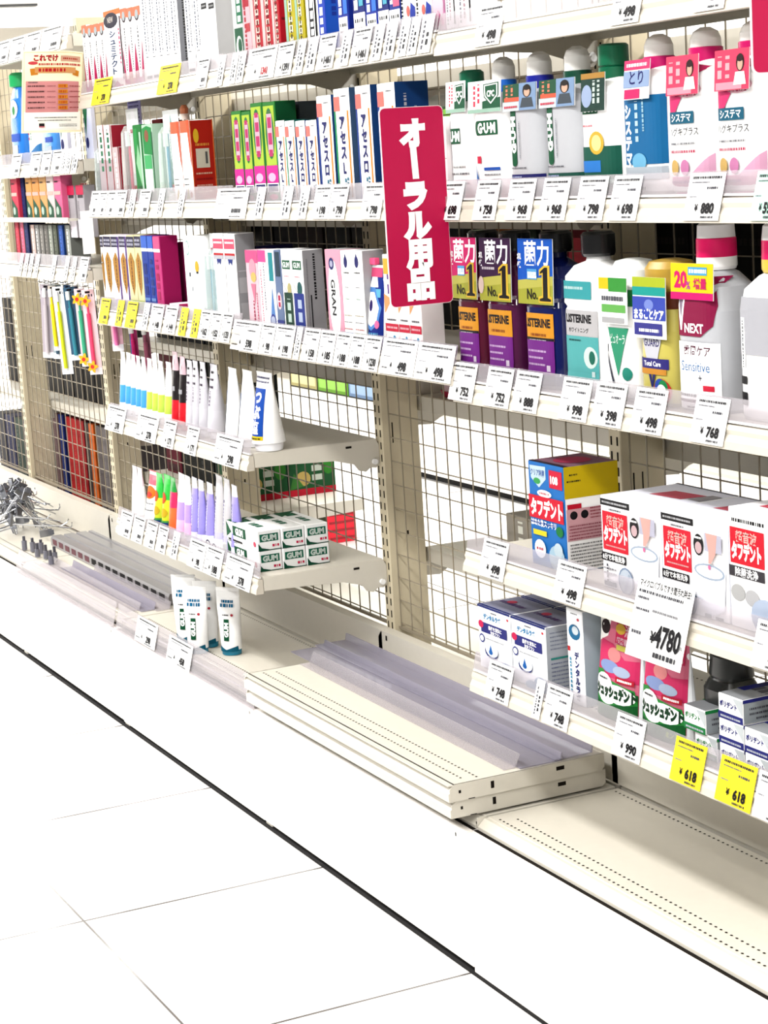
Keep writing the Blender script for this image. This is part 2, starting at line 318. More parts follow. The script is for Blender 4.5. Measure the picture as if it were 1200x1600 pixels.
TAGS = {
 'row1L': [[-1.697, -1.568, 'Y278'],[-1.252, -1.129, 'Y278'],[-1.03, -0.963, ''],[-0.911, -0.878, ''],[-0.845, -0.812, ''],[-0.809, -0.773, ''],[-0.761, -0.623, 'R1341'],[-0.62, -0.545, '1391'],[-0.531, -0.495, ''],[-0.484, -0.443, ''],[-0.437, -0.366, '1461'],[-0.343, -0.305, ''],[-0.298, -0.229, '1461'],[-0.219, -0.182, ''],[-0.175, -0.135, ''],[-0.124, -0.09, ''],[-0.088, -0.055, ''],[-0.051, -0.008, '']],
 'row1R': [[0.131, 0.209, '498'],[0.501, 0.57, '498'],[0.688, 0.754, '']],
 'row2L': [[-1.788, -1.73, ''],[-1.728, -1.669, ''],[-1.666, -1.608, ''],[-1.606, -1.532, ''],[-1.506, -1.467, ''],[-1.441, -1.369, ''],[-1.316, -1.28, ''],[-1.19, -1.156, ''],[-0.977, -0.809, ''],[-0.767, -0.727, ''],[-0.641, -0.597, ''],[-0.562, -0.522, ''],[-0.497, -0.429, '198'],[-0.428, -0.358, '798'],[-0.297, -0.218, '798']],
 'row2R': [[-0.016, 0.058, '698'],[0.098, 0.169, '758'],[0.197, 0.273, '968'],[0.294, 0.367, '968'],[0.391, 0.464, '798'],[0.477, 0.546, '698'],[0.652, 0.729, '880'],[0.791, 0.846, 'G598']],
 'row3L': [[-1.784, -1.717, 'Y'],[-1.661, -1.615, 'Y'],[-1.592, -1.521, 'Y'],[-1.477, -1.439, ''],[-1.426, -1.347, '148'],[-1.335, -1.259, '144'],[-1.239, -1.196, 'Y'],[-1.166, -1.124, 'Y'],[-1.121, -1.062, '162'],[-1.06, -1.001, '152'],[-0.999, -0.942, '133'],[-0.94, -0.796, '598.'],[-0.794, -0.726, '98'],[-0.724, -0.632, '198'],[-0.626, -0.599, ''],[-0.59, -0.519, '158'],[-0.517, -0.45, '185'],[-0.448, -0.388, '188'],[-0.387, -0.331, '188'],[-0.33, -0.266, '1230'],[-0.261, -0.132, '498.'],[-0.131, -0.001, '498.']],
 'row3R': [[-0.013, 0.067, '752'],[0.101, 0.18, '752'],[0.188, 0.263, '888'],[0.322, 0.4, '998'],[0.411, 0.489, '398'],[0.51, 0.586, '498'],[0.649, 0.723, '768']],
 'row4L': [[-1.803, -1.669, '¥278'],[-1.582, -1.442, '¥278'],[-1.404, -1.326, '171'],[-1.258, -1.187, '171'],[-1.086, -0.94, '¥298.']],
 'row5L': [[-1.77, -1.684, ''],[-1.675, -1.597, ''],[-1.583, -1.512, ''],[-1.503, -1.439, ''],[-1.405, -1.363, ''],[-1.298, -1.2, '98'],[-1.198, -1.098, '¥188'],[-1.08, -0.931, '¥378.']],
 'row4R': [[0.057, 0.136, '498'],[0.282, 0.362, '498'],[0.499, 0.631, '¥4780'],[0.765, 0.828, '']],
 'row5R': [[0.053, 0.131, '748'],[0.202, 0.227, ''],[0.234, 0.307, '748'],[0.427, 0.501, '990'],[0.573, 0.646, 'Y618'],[0.677, 0.756, 'Y618'],[0.759, 0.82, '']],
}
# ================================================================== gondola frame
BAY = .9
def post_mesh():
    b = MB(); b.box(-.018, .31, .262, .018, .393, 1.74, POST, ch=.0015)
    for k in range(56):
        z = .33+k*.025
        for x in (-.009, .009): b.box(x-.002, .3094, z, x+.002, .3102, z+.0145, HOLE)
    for z in (.742,):
        for y in (.333, .35): b.box(.018, y-.0012, z, .0184, y+.0012, z+.042, HOLE)
    for z in (.55, .99): b.box(.018, .352, z, .0184, .356, z+.008, HOLE)
    return b
post0 = None
where = {-4: 'far left edge', -3: 'second from the far left', -2: 'behind the left end of the toothpaste shelves', -1: 'at the bare bay, right of the carton stack of white toothpaste', 0: 'behind the tall blue tablet carton'}
for k in (-4, -3, -2, -1, 0, 1):
    if post0 is None: post0 = post_mesh().build('upright_post'); p = post0
    else: p = clone(post0)
    p.location = (k*BAY, 0, 0)
    lb = {-4: 'cream slotted steel upright post at the far left edge', -3: 'cream slotted upright post left of the toothpaste shelves, by the toothbrushes', -2: 'cream slotted upright post behind the upright toothpaste tubes', -1: 'cream slotted upright post at the left side of the bare shelf bay', 0: 'cream slotted upright post behind the blue and yellow tablet carton', 1: 'cream slotted upright post at the right edge beyond the pink bottles'}[k]
    tag(p, lb, 'post', 'upright posts')
def mesh_panel():
    b = MB(); r = .00105
    for i in range(18):
        x = .025+i*.05
        b.box(x-r, .322, .355, x+r, .322+2*r, 1.70, WIRE)
    for j in range(27):
        z = .368+j*.0483
        b.box(.018, .3225+2*r, z-r, .882, .3225+4*r, z+r, WIRE)
    b.box(.018, .320, .3565, .882, .327, .362, WIRE); b.box(.018, .320, 1.695, .882, .327, 1.705, WIRE)
    return b
m0 = None
for k in (-5, -4, -3, -2, -1, 0):
    if m0 is None: m0 = mesh_panel().build('wire_mesh_panel'); p = m0
    else: p = clone(m0)
    p.location = (k*BAY, 0, 0)
    tag(p, {-5: 'cream wire grid back panel cut off by the left photo edge', -4: 'cream wire grid back panel of the bay holding toothbrushes', -3: 'cream wire grid back panel seen beside the red cartons', -2: 'cream wire grid back panel behind the white and green toothpaste stack', -1: 'cream wire grid back panel of the bare bay above the stacked boards', 0: 'cream wire grid back panel behind the denture cleaner cartons'}[k], 'wire panel', 'wire mesh back panels')
# back sills between the posts, standing on the base deck
def sill(k, lb):
    b = MB(); poly = [(-.012, .262), (-.012, .34), (.0, .352), (.012, .356), (.905, .356), (.905, .262)]
    b.prism(poly, .286, .292, STEEL, 'y'); b.box(.0, .292, .35, .9, .31, .356, STEEL)
    b.box(.024, .2852, .338, .030, .2862, .348, HOLE)
    o = b.build('back_sill', loc=(k*BAY, 0, 0)); tag(o, lb, 'sill panel', 'back sills above the base deck')
sill(-5, 'cream sill panel cut off by the left photo edge'); sill(-4, 'cream sill panel behind the pile of metal hooks'); sill(-3, 'cream sill panel with rounded end behind the dark stacked rails'); sill(-2, 'cream sill panel behind the upright blue-white toothpaste tubes at the base'); sill(-1, 'cream sill panel with rounded end behind the stacked perforated boards'); sill(0, 'cream sill panel under the lowest right shelf')
# base: kick boards, feet and decks
KN = {-5: 'white kick board cut off by the left photo edge', -4: 'white kick board at the far left under the metal hooks', -3: 'white kick board under the dark stacked rails', -2: 'white kick board under the upright toothpaste tubes', -1: 'long white kick board under the stacked perforated boards', 0: 'white kick board at the lower right under the bare perforated deck'}
for k in (-5, -4, -3, -2, -1, 0):
    b = MB(); dz = {-5: 0, -4: 0, -3: .002, -2: -.001, -1: .0, 0: -.007}[k]
    b.box(.0015, 0, .0035+dz, .8985, .012, .236, KICK, ch=.0012); b.box(.0015, .012, .228, .8985, .03, .236, KICK); b.box(.0015, .0122, .2361, .8985, .0195, .2364, HOLE)  # last box: dark strip painting the shade in the gap below the deck
    b.box(.86, -.0004, .218, .863, .0001, .224, HOLE)
    o = b.build('kick_board', loc=(k*BAY, 0, 0)); tag(o, KN[k], 'kick board', 'kick boards')
b = MB(); b.box(-4.5, .0015, FZ, .9, .03, -.0037, DARK); b.box(-4.5, .03, FZ, .9, .045, .22, DARK); b.box(-4.5, .66, FZ, .9, .672, .236, STEEL)  # dark boxes paint the shade in the gap below the kick boards
tag(b.build('plinth_gap_shade'), 'dark strip painting the gap shade below the kick boards', 'plinth')
for k, lb in ((-3, 'small cream foot bracket under the kick boards at far left'), (-2, 'small cream foot bracket at the kick board joint below the dark rails'), (-1, 'small cream foot bracket below the left end of the stacked boards'), (0, 'small cream foot bracket at the nearest kick board joint')):
    b = MB(); b.box(-.012, .004, FZ, .02, .028, .01, STEEL, ch=.001); tag(b.build('foot_bracket', loc=(k*BAY+.01, 0, 0)), lb, 'bracket', 'foot brackets')
def dots(b, x0, x1, y, z, pitch=.01216, r=.0021):
    n = int((x1-x0)/pitch)
    for i in range(n+1):
        x = x0+i*pitch; b.add([(x+r*1.25*math.cos(t*math.pi/3), y+r*math.sin(t*math.pi/3), z) for t in range(6)], [tuple(range(6))], HOLE)
def deck(k, lb):
    root = empty('base_deck', (k*BAY, 0, 0)); tag(root, lb, 'deck', 'base decks')
    b = MB(); b.box(.004, .038, .238, .896, .286, .255, STEEL, ch=.001)
    b.prism([(.0195, .2365), (.0195, .242), (.032, .2535), (.038, .2535), (.038, .2365)], .004, .896, STEEL)
    dots(b, .03, .87, .047, .2555); dots(b, .045, .87, .071, .2555); dots(b, .02, .88, .272, .2555)
    b.build('deck_board', root)
    b = MB(); b.prism([(.0195, .24), (.0195, .256), (.036, .256), (.036, .24)], .001, .0035, STEEL); b.box(.0005, .018, .246, .001, .022, .25, HOLE); b.build('end_plate', root)
    b = MB(); b.box(.004, .292, .238, .896, .31, .255, STEEL); b.build('rear_strip', root)
deck(-5, 'cream base deck cut off by the left photo edge'); deck(-4, 'cream base deck under the heap of metal hooks'); deck(-3, 'cream base deck under the dark and clear stacked rails'); deck(-2, 'cream base deck carrying the four upright toothpaste tubes')
deck(-1, 'cream base deck under the two stacked perforated boards'); deck(0, 'bare cream base deck with perforated lines at the lower right')
# ================================================================== shelves
def rail_mb(x0, x1, s):
    """clear price rail: sloping channel in front of the shelf lip"""
    b = MB(); t = .0018
    b.prism([(.0275, s-.001), (.029, s-.001), (.0355, s+.028), (.034, s+.028)], x0, x1, CLEAR)
    b.prism([(.019, s-.034), (.0355, s-.034), (.0355, s-.005), (.0262, s-.004), (.0240, s-.010), (.0252, s-.016), (.0205, s-.024)], x0, x1, LIP)
    b.prism([(.031, s-.002), (.0275, s-.002), (.0280, s+.001), (.032, s+.001)], x0, x1, M((248, 246, 244), .2))
    return b
def bracket_mb(x, s, side=1):
    b = MB()
    poly = [(.037, s-.001), (.302, s-.001), (.309, s-.014), (.309, s-.052), (.300, s-.06), (.288, s-.058), (.277, s-.066), (.262, s-.062), (.252, s-.048), (.21, s-.036), (.12, s-.031), (.037, s-.028)]
    b.prism(poly, x, x+.0025, POST if False else STEEL)
    return b
def shelf(x0, x1, s, lb, rail=True, dotrows=False, back=False, z_lip=.028):
    root = empty('shelf_board' if not back else 'rear_shelf', (x0, 0, 0)); L = x1-x0
    tag(root, lb, 'shelf', 'shelves on the aisle side' if not back else 'shelves on the far side')
    if back:
        b = MB(); b.box(.004, .40, s-.003, L-.004, .68, s, STEEL); b.box(.004, .40, s-.03, L-.004, .404, s-.003, STEEL); b.box(.004, .676, s-.03, L-.004, .68, s-.003, STEEL); b.build('shelf_plate', root)
        for x in (.001, L-.0035):
            b = MB(); b.prism([(.396, s), (.68, s), (.68, s-.028), (.5, s-.036), (.45, s-.05), (.43, s-.062), (.40, s-.06), (.396, s-.04)], x, x+.0025, STEEL); b.build('bracket', root)
        return root
    b = MB(); b.box(.003, .037, s-.003, L-.003, .302, s, STEEL); b.box(.003, .037, s-z_lip, L-.003, .041, s-.003, STEEL); b.box(.003, .041, s-z_lip, L-.003, .053, s-z_lip+.002, STEEL)
    b.box(.003, .296, s-.02, L-.003, .302, s-.003, STEEL)
    if dotrows: dots(b, .03, L-.03, .06, s+.0004); dots(b, .03, L-.03, .08, s+.0004); dots(b, .03, L-.03, .27, s+.0004)
    b.build('shelf_plate', root)
    for x in (.0005, L-.003):
        br = bracket_mb(x, s).build('bracket', root)
        q = MB(); q.box(x+.0025, .235, s-.014, x+.0029, .248, s-.0095, HOLE); q.build('slot', br)
        q = MB(); q.prism([(.297+.006*math.cos(t*math.pi/4), s-.047+.006*math.sin(t*math.pi/4)) for t in range(8)], x+.0025, x+.009, M(WHITE, .4)); q.build('pin', br)
    if rail: rail_mb(.002, L-.002, s).build('price_rail', root)
    return root
shelf(-1.8, -.9, 1.499, 'top cream shelf holding the white toothpaste cartons, left half'); shelf(-.9, 0, 1.497, 'top cream shelf holding red, yellow and blue cartons')
shelf(0, .9, 1.493, 'top right cream shelf with few clear packs')
shelf(-1.8, -.9, 1.250, 'second cream shelf holding the red carton and blister packs'); shelf(-.9, 0, 1.246, 'second cream shelf holding green-pink cartons left of the red sign'); shelf(0, .9, 1.245, 'cream shelf holding white, grey and pink mouthwash bottles')
shelf(-1.8, -.9, 1.003, 'third cream shelf holding gold, blue and magenta cartons'); shelf(-.9, 0, .992, 'third cream shelf holding pink and grey cartons, below the red sign'); shelf(0, .9, .968, 'cream shelf holding the dark purple and blue mouthwash bottles')
shelf(-1.8, -.9, .753, 'short cream shelf holding upright white toothpaste tubes', dotrows=False); shelf(-1.8, -.9, .503, 'lowest short cream shelf holding coloured tubes and stacked white cartons')
shelf(0, .9, .699, 'cream shelf holding the ultrasonic cleaner cartons'); shelf(0, .9, .503, 'lowest right cream shelf holding denture tablet cartons and pouches', dotrows=True)
for s, lb in ((1.64, 'highest cream shelf at the far left, behind the paper notice'), (1.352, 'far left cream shelf holding blue bottles'), (1.096, 'far left cream shelf above the hanging toothbrushes')):
    shelf(-2.7, -1.85, s, lb)
b = MB(); b.box(-2.7, .03, 1.207, -1.99, .25, 1.213, STEEL); b.box(-2.7, .028, 1.204, -1.99, .031, 1.216, STEEL); b.box(-2.0, .25, 1.2, -1.99, .31, 1.213, STEEL)
tag(b.build('thin_shelf_tray'), 'thin cream tray under orange and pink packs at far left', 'tray')
# far side of the gondola
for k, zs in ((-5, (1.2, .60)), (-4, (1.5, 1.2, .60)), (-3, (1.5, 1.2, .85, .465)), (-2, (1.47, 1.2, .86)), (-1, (1.47, 1.2, .83, .515)), (0, (1.47, 1.255, .83, .515))):
    for z in zs:
        q = {-5: 'bay left of all others', -4: 'far left bay', -3: 'bay of the toothbrushes', -2: 'bay of the toothpaste tubes', -1: 'bare bay', 0: 'right bay'}[k]
        h = {1.5: 'top', 1.47: 'top', 1.2: 'second', 1.255: 'second', .85: 'third', .86: 'third', .83: 'third', .60: 'lower', .465: 'lower', .515: 'lower'}[z]
        shelf(k*BAY, (k+1)*BAY, z, h+' cream shelf on the far side of the '+q, back=True)
b = MB(); b.box(-4.5, .395, .238, .9, .66, .255, STEEL); dots(b, -1.7, .6, .46, .2555); tag(b.build('rear_deck'), 'cream base deck on the far side behind the wire', 'deck')
# ================================================================== loose boards and rails
def loose_board(x, y, z, lb):
    root = empty('perforated_board', (x, y, z)); tag(root, lb, 'board', 'loose shelf boards')
    b = MB(); b.box(0, 0, .0265, .885, .292, .0285, STEEL); b.prism([(0, 0), (0, .014), (.009, .0225), (.009, .0285), (.012, .0285), (.012, 0)], 0, .885, STEEL); b.box(0, .288, .004, .885, .292, .0265, STEEL)
    dots(b, .02, .87, .036, .0289); dots(b, .03, .87, .06, .0289); dots(b, .02, .87, .262, .0289); dots(b, .02, .87, .282, .0289)
    b.build('board_plate', root)
    for x_ in (-.0006, .8826):
        b = MB(); b.prism([(0.002, 0), (.286, 0), (.292, .006), (.292, .0285), (.01, .0285), (.002, .021)], x_, x_+.003, STEEL)
        b.box(x_+.003, .018, .013, x_+.0034, .022, .018, HOLE); b.box(x_+.003, .077, .010, x_+.0034, .083, .022, HOLE); b.box(x_+.003, .2, .016, x_+.0034, .215, .0225, HOLE)
        b.box(x_+.003, .035, .0, x_+.0034, .047, .0012, HOLE)
        b.build('end_flange', root)
loose_board(-.893, -.022, .2595, 'cream perforated shelf board lying on the base, lower of two'); loose_board(-.889, -.026, .2885, 'cream perforated shelf board lying on top of another board')
def strip(name, x0, x1, prof, mat, lb, grp, loc=(0, 0, 0), rz=0):
    b = MB(); b.prism(prof, x0, x1, mat); o = b.build(name, loc=loc, rot=(0, 0, rz)); tag(o, lb, 'plastic rail', grp); return o
U = [(0, 0), (.055, 0), (.06, .008), (.062, .008), (.0565, -.0015), (0, -.0015)]
strip('clear_rail', -.99, -.01, [(.0, .0), (.075, .0), (.078, .012), (.08, .012), (.0775, -.0015), (0, -.0015)], LILAC, 'lilac clear plastic rail lying on the stacked boards, front one', 'clear rails on the stacked boards', (0, .11, .3195), -.01)
strip('clear_rail', -.99, .0, [(.0, .0), (.07, .0), (.073, .014), (.075, .014), (.0725, -.0015), (0, -.0015)], LILAC, 'lilac clear plastic rail lying on the stacked boards, rear one', 'clear rails on the stacked boards', (-.01, .175, .3215), -.004)
strip('clear_rail', -.88, -.02, [(.0, .0), (.02, .0), (.03, .02), (.032, .02), (.021, -.0015), (0, -.0015)], CLEAR, 'narrow clear plastic rail lying in front of the lilac rails', 'clear rails on the stacked boards', (0, .085, .3195), -.01)
for i in range(3):
    strip('clear_rail', -2.62+.1*i, -1.86+.02*i, [(.0, .0), (.033, .0), (.038, .016), (.04, .016), (.0345, -.0015), (0, -.0015)], CLEAR if i != 1 else LILAC, 'clear plastic price rail lying on the base deck, '+('nearest the aisle', 'middle of three', 'beside the dark rails')[i], 'clear rails on the left base deck', (0, .04+.04*i, .258), .004*(i-1))
for i in range(4):
    b = MB(); b.prism([(0, 0), (.036, 0), (.036, .02), (.032, .028), (.004, .028), (0, .02)], 0, 1.02, M((126, 124, 126), .3, .5, .8)); b.box(-.0005, .004, .006, 0, .03, .022, DARK)
    for j in range(16 if i == 0 else 0): b.box(.02+j*.062, -.0006, .006, .06+j*.062, 0, .022, M((92, 30, 48)) if j < 6 else DARK)
    tag(b.build('dark_rail', loc=(-2.88, .16+.0375*i, .2565)), 'dark grey rail on the base deck, '+('front one with dark red slots', 'second from the aisle of four', 'third from the aisle of four', 'rearmost of four')[i], 'rail', 'dark grey rails')
# base price rail
for x0, x1, lb in ((-2.68, -1.81, 'clear sloping price rail along the base below the dark rails'), (-1.79, -.905, 'clear sloping price rail along the base before the upright tubes')):
    b = MB(); b.prism([(-.004, .236), (-.0025, .236), (.012, .296), (.0105, .296)], x0, x1, CLEAR); b.prism([(-.004, .2345), (.014, .2345), (.014, .236), (-.004, .236)], x0, x1, CLEAR); b.prism([(.004, .262), (.0075, .262), (.008, .264), (.0045, .264)], x0, x1, M((248, 246, 244), .2))
    tag(b.build('base_price_rail'), lb, 'price rail', 'base price rails')
# heap of chrome hooks
CH = M((205, 208, 214), .18, .6, .9, .02, 1); CHD = M((150, 152, 158), .3, .6, .9, .02, 1); BLKP = M((96, 98, 106), .35, .5)
def hook_mesh():
    h = empty('peg_hook', (0, 0, 0))
    b = MB(); b.tube([(0, 0, 0), (.11, 0, 0), (.155, 0, .004), (.17, 0, .014), (.175, 0, .026)], .0022, CH); b.tube([(0, 0, .022), (.12, 0, .022)], .0018, CH); b.build('prong', h)
    b = MB(); b.box(-.004, -.011, -.008, 0, .011, .03, CHD, ch=.001); b.box(-.009, -.007, .018, -.004, .007, .034, BLKP); b.build('back_plate', h)
    return h
h0 = hook_mesh(); R = random.Random(3); spots = ['at the left', 'in the middle', 'at the right', 'at the front', 'at the back']
nh = 40
for i in range(nh):
    h = h0 if i == 0 else clone(h0)
    t = i/nh; rad = .15*(1-t)**.5+.01; a = R.uniform(0, 6.28); q = rad*R.uniform(.1, 1)
    x = -3.20+1.7*q*math.cos(a)+.0; y = .155+q*math.sin(a)*.55; z = .275+.125*t*R.uniform(.8, 1)
    ptch = R.uniform(-.15, .9) if t > .3 else R.uniform(-.04, .12)
    h.location = (x, y, z); h.rotation_euler = (R.uniform(-1.5, 1.5), ptch, R.uniform(0, 6.28))
    tag(h, 'chrome and black peg hook tangled in the heap on the far left deck', 'hook', 'peg hooks heaped on the deck')
for i in range(7):
    b = MB(); b.prism([(.008*math.cos(t*math.pi/4), .008*math.sin(t*math.pi/4)) for t in range(8)], 0, R.uniform(.022, .034), M((112, 112, 124), .3, .5), 'z'); b.prism([(.0045*math.cos(t*math.pi/4), .0045*math.sin(t*math.pi/4)) for t in range(8)], .02, .04, M((70, 70, 80), .3, .5), 'z')
    tag(b.build('plastic_peg', loc=(-2.86+.045*i, .075+.012*(i % 3), .258)), 'small grey plastic peg on the deck behind the base price rail', 'peg', 'grey plastic pegs')
# ================================================================== products
NAVY = (28, 30, 110); DG = (0, 92, 58); MAG = (205, 0, 96); RED = (206, 22, 36); ORA = (240, 150, 40); YEL = (250, 222, 0); PINK = (250, 110, 160); LPINK = (255, 205, 222); TEAL = (0, 128, 140); BLUE = (10, 80, 190); GOLD = (196, 140, 50); PUR = (95, 40, 140); FINE = (90, 90, 100)
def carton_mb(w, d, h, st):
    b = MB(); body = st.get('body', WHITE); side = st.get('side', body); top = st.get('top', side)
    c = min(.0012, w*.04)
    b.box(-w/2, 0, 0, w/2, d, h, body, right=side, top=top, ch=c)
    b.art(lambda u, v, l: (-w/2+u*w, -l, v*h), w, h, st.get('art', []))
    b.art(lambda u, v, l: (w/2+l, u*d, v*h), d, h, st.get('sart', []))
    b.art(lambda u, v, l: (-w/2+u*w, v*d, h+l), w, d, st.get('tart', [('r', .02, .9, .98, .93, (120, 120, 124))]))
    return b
GUMLOGO = lambda u, v, ru, rv, hh: [('r', u-ru, v-rv, u+ru, v+rv, DG), ('e', u-ru, v, ru*.4, rv, DG), ('t', 'GUM', u, v, hh, WHITE, ru*1.7)]
def acess(c2, c3, last):
    return dict(body=WHITE, side=c3, art=[('r', 0, 0, .1, .92, c2), ('r', .8, .02, .9, .8, ORA), ('r', .02, .80, .38, .93, (250, 130, 120)), ('d', .5, .85, .93, .012, FINE), ('v', 'アセス'+last, .48, .76, .135, NAVY, .05, .9), ('dv', .5, .04, .2, .1, (60, 130, 160)), ('dv', .65, .04, .2, .1, (60, 130, 160))], sart=[('r', 0, 0, 1, 1, c3), ('dv', .3, .1, .9, .08, (200, 200, 210)), ('dv', .6, .2, .8, .08, (150, 160, 190))])
